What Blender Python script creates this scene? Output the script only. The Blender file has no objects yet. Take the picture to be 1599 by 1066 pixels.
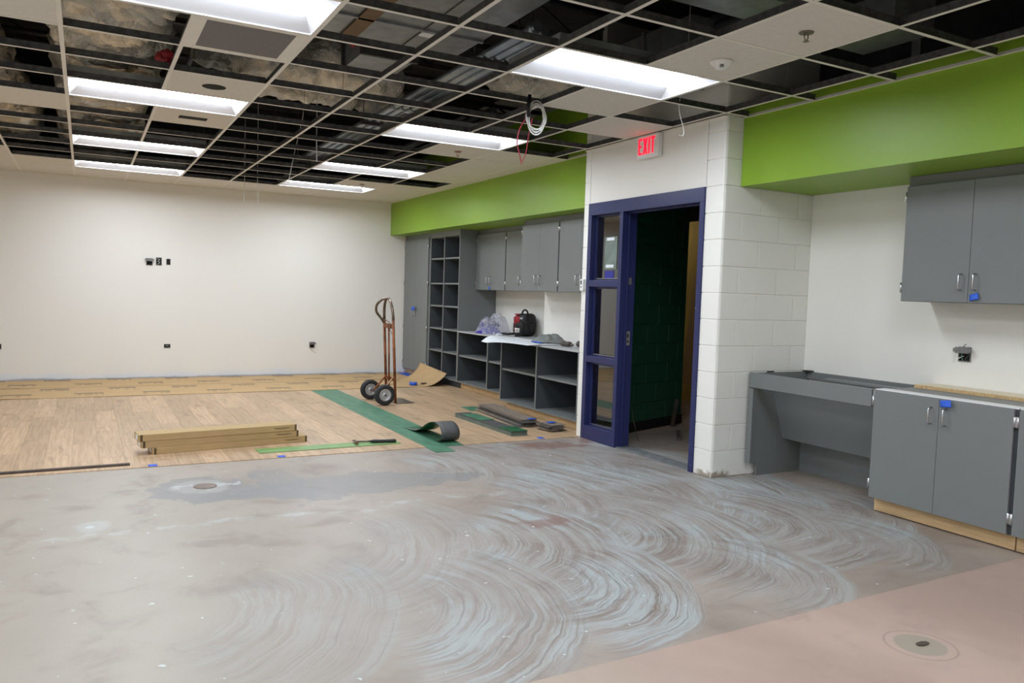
import bpy, bmesh, math, random
from mathutils import Vector, Matrix, noise
R = math.radians
random.seed(7)
scene = bpy.context.scene
col = scene.collection

# ------------------------------------------------------------------ camera, world, exposure
cam_d = bpy.data.cameras.new('camera')
cam = bpy.data.objects.new('camera', cam_d); col.objects.link(cam)
cam_d.sensor_width = 36.0; cam_d.lens = 36.0 * 1225.58 / 1599.0; cam_d.clip_start = 0.05
_r = Vector((0.87808058, -0.47742845, 0.03219581)); _u = Vector((0.0011464, 0.06938178, 0.99758952)); _f = Vector((0.47851142, 0.87592708, -0.06147012))
cam.matrix_world = Matrix(((_r.x, _u.x, -_f.x, -4.2261), (_r.y, _u.y, -_f.y, -4.4878), (_r.z, _u.z, -_f.z, 1.3697), (0, 0, 0, 1)))
scene.camera = cam
world = bpy.data.worlds.new('world'); scene.world = world; world.use_nodes = True
world.node_tree.nodes['Background'].inputs[0].default_value = (0.01, 0.01, 0.011, 1)
world.node_tree.nodes['Background'].inputs[1].default_value = 0.2
vs = scene.view_settings
vs.view_transform = 'Standard'; vs.look = 'None'; vs.gamma = 1.0; vs.use_curve_mapping = False
vs.exposure = 0.0
LENS_POWER = 32.0            # emission of the troffer lenses, the only lamps of the room
scene.cycles.use_denoising = True
scene.cycles.max_bounces = 10; scene.cycles.diffuse_bounces = 6
scene.cycles.sample_clamp_indirect = 6.0

# ------------------------------------------------------------------ node helper
def lin(c):
    def f(v):
        v /= 255.0
        return v / 12.92 if v <= 0.04045 else ((v + 0.055) / 1.055) ** 2.4
    return (f(c[0]), f(c[1]), f(c[2]), 1.0)

class NT:
    def __init__(s, name):
        s.m = bpy.data.materials.new(name); s.m.use_nodes = True
        s.t = s.m.node_tree; s.b = s.t.nodes['Principled BSDF']; s.out = s.t.nodes['Material Output']
    def n(s, typ, **kw):
        nd = s.t.nodes.new(typ)
        for k, v in kw.items(): setattr(nd, k, v)
        return nd
    def put(s, sock, v):
        if isinstance(v, (int, float)):
            sock.default_value = v if sock.type == 'VALUE' else (v, v, v) if sock.type == 'VECTOR' else (v, v, v, 1)
        elif isinstance(v, tuple): sock.default_value = v
        else: s.t.links.new(v, sock)
    def math(s, op, a, b=0.0, c=0.0, clamp=False):
        nd = s.n('ShaderNodeMath', operation=op, use_clamp=clamp)
        s.put(nd.inputs[0], a); s.put(nd.inputs[1], b); s.put(nd.inputs[2], c)
        return nd.outputs[0]
    def add(s, a, b): return s.math('ADD', a, b)
    def sub(s, a, b): return s.math('SUBTRACT', a, b)
    def mul(s, a, b): return s.math('MULTIPLY', a, b)
    def mix(s, f, a, b):
        nd = s.n('ShaderNodeMix', data_type='RGBA'); nd.clamp_factor = True
        s.put(nd.inputs[0], f); s.put(nd.inputs[6], a); s.put(nd.inputs[7], b)
        return nd.outputs[2]
    def ss(s, lo, hi, v):
        nd = s.n('ShaderNodeMapRange', interpolation_type='SMOOTHSTEP')
        s.put(nd.inputs[0], v); s.put(nd.inputs[1], lo); s.put(nd.inputs[2], hi)
        return nd.outputs[0]
    def co(s): return s.n('ShaderNodeTexCoord').outputs['Object']
    def geo(s): return s.n('ShaderNodeNewGeometry').outputs['Position']
    def sep(s, v):
        nd = s.n('ShaderNodeSeparateXYZ'); s.t.links.new(v, nd.inputs[0]); return nd.outputs
    def xyz(s, x, y, z=0.0):
        nd = s.n('ShaderNodeCombineXYZ')
        for i, v in enumerate((x, y, z)): s.put(nd.inputs[i], v)
        return nd.outputs[0]
    def noise(s, vec, scale=5.0, detail=3.0, rough=0.55, dist=0.0):
        nd = s.n('ShaderNodeTexNoise'); s.t.links.new(vec, nd.inputs['Vector'])
        nd.inputs['Scale'].default_value = scale; nd.inputs['Detail'].default_value = detail
        nd.inputs['Roughness'].default_value = rough; nd.inputs['Distortion'].default_value = dist
        return nd.outputs[0]
    def scale(s, vec, sc):
        nd = s.n('ShaderNodeVectorMath', operation='MULTIPLY'); s.t.links.new(vec, nd.inputs[0]); nd.inputs[1].default_value = sc
        return nd.outputs[0]
    def rand(s): return s.n('ShaderNodeObjectInfo').outputs['Random']
    def set(s, name, v): s.put(s.b.inputs[name], v)
    def bump(s, h, strength=0.2, dist=0.01):
        nd = s.n('ShaderNodeBump'); nd.inputs['Strength'].default_value = strength; nd.inputs['Distance'].default_value = dist
        s.t.links.new(h, nd.inputs['Height']); s.t.links.new(nd.outputs[0], s.b.inputs['Normal'])

def pm(name, c, rough=0.5, metal=0.0, var=0.08, sc=6.0, bump=0.0, bsc=60.0, stretch=(1, 1, 1), spec=0.5, randv=0.0, detail=4.0):
    k = NT(name); v = k.scale(k.co(), stretch)
    f = k.noise(v, sc, detail)
    c = lin(c); a = tuple(x * (1 - var) for x in c[:3]) + (1,); b = tuple(min(1, x * (1 + var)) for x in c[:3]) + (1,)
    cc = k.mix(k.ss(0.3, 0.7, f), a, b)
    if randv:
        h = k.n('ShaderNodeHueSaturation'); k.t.links.new(cc, h.inputs['Color'])
        k.put(h.inputs['Value'], k.add(1 - randv, k.mul(k.rand(), 2 * randv))); cc = h.outputs[0]
    k.set('Base Color', cc); k.set('Roughness', rough); k.set('Metallic', metal); k.set('Specular IOR Level', spec)
    if bump: k.bump(k.noise(v, bsc, 3.0), bump, 0.004)
    return k.m

def emit(name, c, strength):
    k = NT(name)
    f = k.noise(k.co(), 3.0)
    k.set('Base Color', lin(c)); k.set('Emission Color', lin(c)); k.set('Emission Strength', k.add(strength * 0.98, k.mul(f, strength * 0.04)))
    k.m.cycles.emission_sampling = 'FRONT_BACK'
    return k.m

# ------------------------------------------------------------------ materials
M = {}
M['wall'] = pm('wall_paint_white', (231, 229, 222), 0.6, var=0.015, sc=1.5, bump=0.05, bsc=180)
M['block'] = pm('painted_block', (234, 233, 227), 0.5, var=0.02, sc=4, bump=0.22, bsc=90)
def block_mat():
    k = NT('painted_block'); g = k.geo(); x, y, z = k.sep(g)
    n = k.noise(g, 22.0, 4, 0.6)
    c = k.mix(k.noise(g, 4.0, 4), lin((230, 229, 223)), lin((237, 236, 230)))
    m = k.mul(k.ss(0.05, 0.03, k.add(z, k.mul(k.sub(n, 0.5), 0.11))), k.mul(k.ss(0.22, 0.14, x), k.ss(0.2, 0.1, y)))
    c = k.mix(k.mul(m, 0.9), c, lin((148, 134, 118)))
    k.set('Base Color', c); k.set('Roughness', 0.5); k.bump(k.noise(g, 90.0, 3), 0.22, 0.004)
    return k.m
M['block'] = block_mat()
M['mortar'] = pm('painted_mortar', (232, 231, 225), 0.6, var=0.02, bump=0.15, bsc=120)
M['green'] = pm('soffit_green', (130, 166, 42), 0.42, var=0.02, sc=2, bump=0.03, bsc=150)
M['grey'] = pm('cabinet_grey', (115, 119, 118), 0.42, var=0.02, sc=3, bump=0.03, bsc=300)
M['greydark'] = pm('cabinet_carcass_and_shade_grey', (70, 75, 79), 0.5, var=0.03, sc=4)  # dark carcass grey; in open shelves it also paints in the interior shade
M['toewood'] = pm('toe_kick_wood', (207, 176, 132), 0.6, var=0.12, sc=5, stretch=(8, 1, 8))
M['navy'] = pm('frame_navy', (36, 42, 88), 0.35, var=0.05, sc=5, bump=0.06, bsc=60)
def chipped():
    k = NT('frame_navy_chipped'); co = k.co()
    ch = k.mul(k.ss(0.66, 0.69, k.noise(co, 34.0, 3, 0.7)), k.ss(0.5, 0.6, k.noise(co, 5.0, 2)))
    k.set('Base Color', k.mix(ch, lin((37, 43, 90)), lin((176, 178, 186)))); k.set('Roughness', 0.38)
    return k.m
M['navychip'] = chipped()
def back_wall():
    k = NT('wall_paint_back'); g = k.geo(); x, y, z = k.sep(g)
    n = k.noise(k.scale(g, (2.2, 1, 7)), 1.0, 5, 0.65)
    c = k.mix(k.noise(g, 1.5), lin((229, 226, 219)), lin((232, 230, 224)))
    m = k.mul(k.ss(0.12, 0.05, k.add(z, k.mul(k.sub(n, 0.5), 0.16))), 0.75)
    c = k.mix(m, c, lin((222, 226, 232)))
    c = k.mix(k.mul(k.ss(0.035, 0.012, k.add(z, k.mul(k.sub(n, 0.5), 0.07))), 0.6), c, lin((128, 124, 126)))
    k.set('Base Color', c); k.set('Roughness', 0.6); k.bump(k.noise(g, 180.0, 3), 0.05, 0.004)
    return k.m
M['wallback'] = back_wall()
M['chrome'] = pm('chrome', (205, 206, 208), 0.25, 1.0, var=0.03)
M['tilew'] = pm('ceiling_tile', (213, 208, 198), 0.85, var=0.03, sc=30, bump=0.12, bsc=220)
M['tee'] = pm('tee_white', (222, 217, 206), 0.5, var=0.03)
M['teeweb'] = pm('tee_web_zinc', (92, 92, 92), 0.45, 0.6, var=0.25, sc=25)
M['troffer'] = pm('troffer_white', (232, 234, 240), 0.45, var=0.01)
M['lens'] = emit('troffer_lens', (238, 245, 255), LENS_POWER)
M['plenum'] = pm('plenum_dark', (58, 58, 60), 0.8, var=0.3, sc=3)
M['steel'] = pm('joist_steel', (70, 68, 66), 0.6, 0.3, var=0.25, sc=8)
M['galv'] = pm('galvanised_sheet', (150, 154, 156), 0.4, 0.75, var=0.15, sc=10)
M['conduit'] = pm('conduit_zinc', (150, 158, 164), 0.35, 0.7, var=0.15, sc=6)
M['brown'] = pm('brown_band', (112, 84, 52), 0.6, var=0.15)
M['black'] = pm('black_plastic', (22, 22, 24), 0.5, var=0.2)
M['rubber'] = pm('tyre_rubber', (38, 38, 40), 0.75, var=0.2, bump=0.2, bsc=80)
M['rust'] = pm('rusty_orange_steel', (132, 78, 44), 0.55, 0.35, var=0.45, sc=14)
M['worn'] = pm('worn_bare_steel', (118, 104, 92), 0.3, 0.85, var=0.3, sc=9)
M['hub'] = pm('wheel_hub_grey', (176, 176, 178), 0.4, 0.4, var=0.1)
M['card'] = pm('box_cardboard', (176, 150, 106), 0.75, var=0.05, sc=8, stretch=(1, 6, 6))
M['cardtop'] = pm('box_cardboard_top', (206, 178, 124), 0.75, var=0.05, sc=8)
M['ink'] = pm('box_ink', (88, 70, 46), 0.8, var=0.1)
M['vgreen'] = pm('vinyl_green', (70, 118, 92), 0.45, var=0.22, sc=4, stretch=(3, 1, 1), randv=0.05)
M['vgreen2'] = pm('vinyl_leaf_green', (112, 150, 88), 0.45, var=0.22, sc=5, stretch=(1, 4, 1))
M['vdkgreen'] = pm('vinyl_dark_green', (38, 92, 62), 0.4, var=0.2, sc=8)
M['vback'] = pm('vinyl_back_grey', (74, 74, 74), 0.6, var=0.12, sc=14, stretch=(6, 1, 1))
M['vgreyg'] = pm('vinyl_grey_green', (112, 126, 118), 0.5, var=0.15, sc=8)
M['vbrown'] = pm('vinyl_brown', (126, 114, 102), 0.5, var=0.2, sc=6, stretch=(8, 1, 1), randv=0.3)
M['bluetape'] = pm('blue_painters_tape', (38, 92, 205), 0.55, var=0.1, sc=20)
M['red'] = pm('red_fabric', (140, 20, 30), 0.7, var=0.2, sc=20)
M['bagblack'] = pm('black_nylon', (20, 19, 21), 0.65, var=0.3, sc=18, bump=0.2, bsc=120)
M['maroon'] = pm('dark_maroon_nylon', (58, 26, 28), 0.7, var=0.3, sc=18)
M['white'] = pm('white_plastic', (228, 228, 226), 0.4, var=0.02)
M['paper'] = pm('white_paper', (226, 230, 234), 0.6, var=0.02)
M['cloth'] = pm('grey_cloth', (122, 126, 122), 0.9, var=0.2, sc=14, bump=0.4, bsc=60)
M['tool'] = pm('tool_brown_grey', (84, 78, 72), 0.55, 0.3, var=0.25, sc=18)
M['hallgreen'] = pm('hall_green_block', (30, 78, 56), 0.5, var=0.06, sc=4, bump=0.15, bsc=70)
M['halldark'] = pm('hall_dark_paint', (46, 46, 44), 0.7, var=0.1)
M['base'] = pm('rubber_base_black', (18, 18, 18), 0.5, var=0.1)
M['ply'] = pm('plywood_yellow', (214, 186, 108), 0.65, var=0.15, sc=4, stretch=(1, 1, .2))
M['darkwood'] = pm('weathered_wood', (72, 62, 54), 0.8, var=0.3, sc=8)
M['wirew'] = pm('wire_white', (225, 225, 222), 0.5, var=0.03)
M['wirer'] = pm('wire_red', (205, 70, 92), 0.5, var=0.05)
M['wireg'] = pm('wire_green', (70, 120, 96), 0.5, var=0.05)
M['box_steel'] = pm('electrical_box_steel', (128, 128, 128), 0.4, 0.6, var=0.15, sc=30)
M['hole'] = pm('box_hole_black', (14, 13, 13), 0.9, var=0.2)
M['exitred'] = emit('exit_letters_red', (255, 10, 48), 1.6)
M['chip'] = pm('particle_board', (196, 166, 120), 0.8, var=0.25, sc=120)
M['chiptop'] = pm('melamine_cream', (226, 214, 188), 0.6, var=0.03)
M['laminate'] = pm('grey_top_laminate', (172, 174, 175), 0.35, var=0.03)
M['speaker'] = pm('grey_grille', (112, 108, 108), 0.7, var=0.06, sc=60)
M['bronze'] = pm('sprinkler_bronze', (120, 112, 98), 0.35, 0.8, var=0.1)
M['brick_red'] = pm('sprinkler_pink', (152, 108, 98), 0.5, 0.2, var=0.1)
M['drain'] = pm('drain_brown', (126, 112, 102), 0.6, 0.2, var=0.2, sc=30)
M['sheath'] = pm('grey_pipe', (60, 62, 66), 0.5, 0.3, var=0.2)

def foil_mat(name, a, b):
    k = NT(name); co = k.co()
    f = k.noise(k.scale(co, (1, 1, 1)), 2.2, 4, 0.6, 0.6)
    k.set('Base Color', k.mix(k.ss(0.35, 0.65, f), lin(a), lin(b)))
    k.set('Metallic', 0.72); k.set('Roughness', 0.33)
    k.bump(k.noise(co, 11.0, 5, 0.7, 1.5), 0.8, 0.05)
    return k.m
M['foil'] = foil_mat('foil_wrap', (242, 230, 208), (196, 194, 188))
M['foildk'] = foil_mat('foil_wrap_dark', (186, 188, 186), (232, 222, 202))

def glass_mat():
    k = NT('pane_glass')
    tr = k.n('ShaderNodeBsdfTransparent'); tr.inputs[0].default_value = (0.62, 0.66, 0.64, 1)
    gl = k.n('ShaderNodeBsdfGlossy'); gl.inputs['Roughness'].default_value = 0.015
    k.put(gl.inputs[0], k.mix(k.noise(k.co(), 3.0), (0.95, 0.97, 0.96, 1), (1, 1, 1, 1)))
    fr = k.n('ShaderNodeFresnel'); fr.inputs[0].default_value = 1.55
    mx = k.n('ShaderNodeMixShader')
    k.t.links.new(k.math('ADD', k.mul(fr.outputs[0], 1.9), 0.05, clamp=True), mx.inputs[0])
    k.t.links.new(tr.outputs[0], mx.inputs[1]); k.t.links.new(gl.outputs[0], mx.inputs[2])
    k.t.links.new(mx.outputs[0], k.out.inputs[0])
    return k.m
M['glass'] = glass_mat()

def film_mat():
    k = NT('clear_film')
    f = k.noise(k.co(), 16.0, 5, 0.6, 1.5)
    k.set('Base Color', k.mix(f, lin((188, 190, 214)), lin((226, 228, 236)))); k.set('Roughness', 0.12); k.set('Alpha', k.add(0.28, k.mul(k.ss(0.45, 0.7, f), 0.5)))
    k.set('Specular IOR Level', 0.8); k.bump(f, 0.9, 0.02)
    return k.m
M['film'] = film_mat()
M['purple'] = pm('purple_print', (58, 44, 150), 0.35, var=0.35, sc=30)

def plank_mat():
    k = NT('plank_oak'); co = k.co()
    rv = k.rand()
    p = k.n('ShaderNodeVectorMath', operation='ADD'); k.t.links.new(co, p.inputs[0]); k.t.links.new(k.xyz(k.mul(rv, 31.0), k.mul(rv, 57.0), 0.0), p.inputs[1])
    v = p.outputs[0]
    grain = k.noise(k.scale(v, (42, 2.4, 1)), 1.0, 5, 0.6, 0.4)
    blot = k.noise(k.scale(v, (9, 2.0, 1)), 1.0, 3, 0.6, 0.8)
    c = k.mix(k.ss(0.3, 0.72, grain), lin((168, 139, 108)), lin((194, 166, 134)))
    c = k.mix(k.mul(k.ss(0.54, 0.72, blot), 0.55), c, lin((138, 113, 90)))
    h = k.n('ShaderNodeHueSaturation'); k.t.links.new(c, h.inputs['Color']); k.put(h.inputs['Value'], k.add(0.86, k.mul(rv, 0.26)))
    k.set('Base Color', h.outputs[0]); k.set('Roughness', k.add(0.36, k.mul(grain, 0.2))); k.bump(grain, 0.08, 0.002)
    return k.m
M['plank'] = plank_mat()

def ram_mat():
    k = NT('floor_protection_paper'); co = k.co(); x, y, z = k.sep(co)
    n = k.noise(co, 5.0, 4)
    c = k.mix(n, lin((174, 144, 102)), lin((192, 162, 118)))
    # printed blocks of lines, two staggered rows per sheet
    row = k.math('FLOOR', k.mul(y, 1 / 0.48))
    xs = k.add(k.mul(x, 1 / 0.74), k.mul(row, 0.5))
    fx = k.math('FRACT', k.add(xs, 20.0)); fy = k.math('FRACT', k.add(k.mul(y, 1 / 0.48), 20.0))
    inx = k.mul(k.math('GREATER_THAN', fx, 0.2), k.math('LESS_THAN', fx, 0.62))
    l1 = k.mul(k.math('GREATER_THAN', fy, 0.62), k.math('LESS_THAN', fy, 0.76))
    l2 = k.mul(k.mul(k.math('GREATER_THAN', fy, 0.36), k.math('LESS_THAN', fy, 0.56)), k.math('GREATER_THAN', k.math('FRACT', k.mul(fy, 10.0)), 0.5))
    l2 = k.mul(l2, k.math('GREATER_THAN', k.noise(k.scale(co, (24, 1, 1)), 1.0, 1), 0.5))
    inx = k.mul(inx, k.math('LESS_THAN', x, 2.9))
    pr = k.mul(inx, k.math('ADD', l1, k.mul(l2, 0.9), clamp=True))
    k.set('Base Color', k.mix(k.mul(pr, 0.8), c, lin((70, 68, 68)))); k.set('Roughness', 0.8)
    return k.m
M['ram'] = ram_mat()

def concrete_mat(kind):
    k = NT('concrete_' + kind); g = k.geo(); x, y, z = k.sep(g)
    big = k.noise(g, 0.9, 4, 0.55, 0.3); mid = k.noise(g, 3.2, 5, 0.6, 0.4); fine = k.noise(g, 38.0, 4, 0.7)
    if kind == 'bare':
        c = k.mix(k.ss(0.35, 0.68, big), lin((158, 136, 124)), lin((175, 152, 139)))
        c = k.mix(k.mul(k.ss(0.5, 0.75, mid), 0.5), c, lin((147, 129, 119)))
        lx = k.ss(-1.9, -3.2, x)
        c = k.mix(k.mul(lx, 0.75), c, lin((160, 150, 134)))
        c = k.mix(k.mul(k.ss(0.62, 0.8, fine), 0.3), c, lin((122, 106, 98)))
        dx = k.sub(x, -1.25); dy = k.sub(y, -2.575)
        d = k.math('SQRT', k.add(k.mul(dx, dx), k.mul(dy, dy)))
        dd = k.add(d, k.mul(k.sub(mid, 0.5), 0.05))
        c = k.mix(k.mul(k.ss(0.105, 0.09, dd), 0.85), c, lin((146, 138, 124)))
        ring = k.mul(k.ss(0.128, 0.133, d), k.ss(0.142, 0.137, d))
        c = k.mix(k.mul(ring, 0.35), c, lin((110, 98, 90)))
        k.set('Base Color', c); k.set('Roughness', k.add(0.42, k.mul(mid, 0.25))); k.bump(fine, 0.12, 0.003)
        return k.m
    # patched and skim-coated middle band
    lft = k.ss(-1.7, -4.3, x)                       # smoother, paler towards the left
    base = k.mix(k.ss(0.36, 0.64, big), lin((138, 125, 115)), lin((156, 144, 134)))
    base = k.mix(k.mul(lft, 0.75), base, lin((160, 153, 141)))
    base = k.mix(k.mul(k.ss(0.5, 0.72, mid), 0.4), base, lin((117, 104, 95)))
    # trowel fans: overlapping sweeps whose streaks follow arcs about the worker's standing points
    c = base
    fans = [(-2.3, 1.1, .2, 1.6, .0, 1.0, .6), (-1.3, 1.0, .2, 1.3, -.1, 1.2, .75), (-.6, .7, .15, 1.05, .0, 1.4, .75), (-2.0, .15, .2, 1.5, -.25, 1.2, .8), (-1.2, .05, .2, 1.4, -.3, 1.2, .85),
            (-.5, -.15, .15, 1.05, -.35, 1.4, .85), (-3.3, -.3, .3, 1.2, -.5, 1.1, .4), (-2.55, -.6, .15, 1.1, -.4, 1.3, .85), (-1.7, -.7, .15, 1.15, -.4, 1.3, .9), (-.75, -.8, .15, .95, -.5, 1.4, .85),
            (-4.0, -1.0, .2, 1.05, -.5, 1.1, .4), (-3.15, -1.3, .15, .95, -.5, 1.3, .75), (-2.35, -1.3, .1, .8, -.6, 1.3, .85), (-.1, -.75, .1, .8, -.6, 1.3, .8), (-.4, -1.35, .1, .65, -.5, 1.4, .7), (-1.45, -1.5, .1, .7, -.5, 1.4, .55)]
    tot = None
    tone = k.mix(k.ss(0.42, 0.6, k.noise(g, 1.3, 2)), lin((150, 149, 145)), lin((157, 165, 165)))
    dk = k.mix(k.ss(0.4, 0.62, mid), lin((127, 116, 108)), lin((143, 136, 131)))
    wob = k.add(k.mul(k.sub(big, 0.5), 0.22), k.mul(k.sub(mid, 0.5), 0.025))
    for i, (cx, cy, r0, r1, th, aw, amp) in enumerate(fans):
        dx = k.sub(x, cx); dy = k.sub(y, cy)
        r = k.add(k.math('SQRT', k.add(k.mul(dx, dx), k.mul(k.mul(dy, dy), 0.8))), wob)
        a = k.math('ARCTAN2', dy, dx)
        da = k.math('ABSOLUTE', k.math('WRAP', k.sub(a, th), math.pi, -math.pi))
        st = k.noise(k.xyz(k.mul(r, 19.0), k.mul(a, 0.7), float(i * 7.3)), 1.0, 5, 0.82, 0.1)
        ln = k.noise(k.xyz(k.mul(r, 95.0), k.mul(a, 0.8), float(i * 5.7 + 9)), 1.0, 1, 0.5)
        w = k.mul(k.mul(k.ss(r0, r0 + 0.3, r), k.ss(r1, r1 - 0.05, r)), k.mul(k.ss(aw, aw * 0.6, da), amp))
        sv = k.ss(0.40, 0.58, st)
        fc = k.mix(sv, dk, tone)
        fc = k.mix(k.mul(k.ss(0.58, 0.68, ln), 0.5), fc, lin((96, 91, 88)))
        fc = k.mix(k.mul(k.ss(0.60, 0.72, st), 0.35), fc, lin((174, 183, 184)))
        c = k.mix(w, c, fc)
        tw = k.mul(w, sv); tot = tw if tot is None else k.math('MAXIMUM', tot, tw)
    # darker blue-grey patch round the floor cleanout and a tail leading to the right
    def blob(cx, cy, rx, ry, soft, wobs=0.5):
        ex = k.math('DIVIDE', k.sub(x, cx), rx); ey = k.math('DIVIDE', k.sub(y, cy), ry)
        d = k.add(k.add(k.math('SQRT', k.add(k.mul(ex, ex), k.mul(ey, ey))), k.mul(k.sub(mid, 0.5), wobs * 4.5)), k.mul(k.sub(fine, 0.5), 0.25))
        return k.ss(1.0, 1.0 - soft, d)
    grey = lin((126, 126, 126))
    c = k.mix(k.mul(blob(-3.5, 1.02, .42, .33, .1), 0.8), c, grey)
    c = k.mix(k.mul(blob(-2.55, .78, .85, .3, .12), 0.7), c, grey)
    c = k.mix(k.mul(blob(-3.05, .95, .18, .5, .15), 0.6), c, grey)
    c = k.mix(k.mul(blob(-3.5, 1.08, .23, .2, .25, .3), 0.7), c, lin((156, 154, 150)))
    c = k.mix(k.mul(blob(-3.4, 1.1, .2, .11, .1, .9), 0.5), c, lin((186, 192, 192)))
    c = k.mix(k.mul(blob(-4.19, .37, .1, .13, .5, .35), 0.5), c, lin((172, 178, 175)))
    c = k.mix(k.mul(blob(-4.2, .37, .025, .03, .4, .2), 0.6), c, lin((186, 200, 198)))
    # white ridge line wandering across the patch
    yr = k.add(0.2, k.mul(k.sub(k.noise(k.xyz(k.mul(x, 1.6), 0.0, 3.0), 1.0, 3), 0.5), 0.5))
    line = k.mul(k.ss(0.07, 0.0, k.math('ABSOLUTE', k.sub(y, yr))), k.ss(-0.9, -2.0, x))
    c = k.mix(k.mul(line, k.mul(k.ss(0.45, 0.62, k.noise(g, 6.0, 5)), 0.5)), c, lin((178, 188, 188)))
    # rusty red smears and pale turquoise spots
    c = k.mix(k.mul(blob(-.5, 1.55, .5, .2, .7, .9), 0.55), c, lin((116, 74, 60)))
    c = k.mix(k.mul(blob(-1.75, -.5, .22, .12, .8, .9), 0.5), c, lin((122, 78, 64)))
    tq = k.mul(k.ss(0.66, 0.74, k.noise(g, 2.6, 4, 0.6, 0.5)), k.ss(-3.4, -2.2, x))
    c = k.mix(k.mul(tq, 0.5), c, lin((150, 180, 178)))
    sp = k.ss(0.71, 0.74, k.noise(g, 17.0, 2, 0.6))
    c = k.mix(k.mul(sp, 0.75), c, lin((192, 204, 202)))
    # scratches
    sc = k.noise(k.xyz(k.mul(k.add(x, k.mul(y, 0.6)), 3.0), k.mul(k.sub(y, k.mul(x, 0.6)), 70.0), 0.0), 1.0, 2)
    c = k.mix(k.mul(k.mul(k.ss(0.74, 0.78, sc), k.ss(-1.0, -2.4, y)), 0.5), c, lin((182, 190, 190)))
    c = k.mix(k.mul(k.ss(0.6, 0.8, fine), 0.18), c, lin((92, 85, 80)))
    k.set('Base Color', c); k.set('Roughness', k.add(0.34, k.mul(k.math('ADD', mid, tot, clamp=True), 0.22))); k.bump(k.add(fine, k.mul(tot, 1.2)), 0.14, 0.003)
    return k.m
M['bare'] = concrete_mat('bare'); M['skim'] = concrete_mat('skim')

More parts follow.
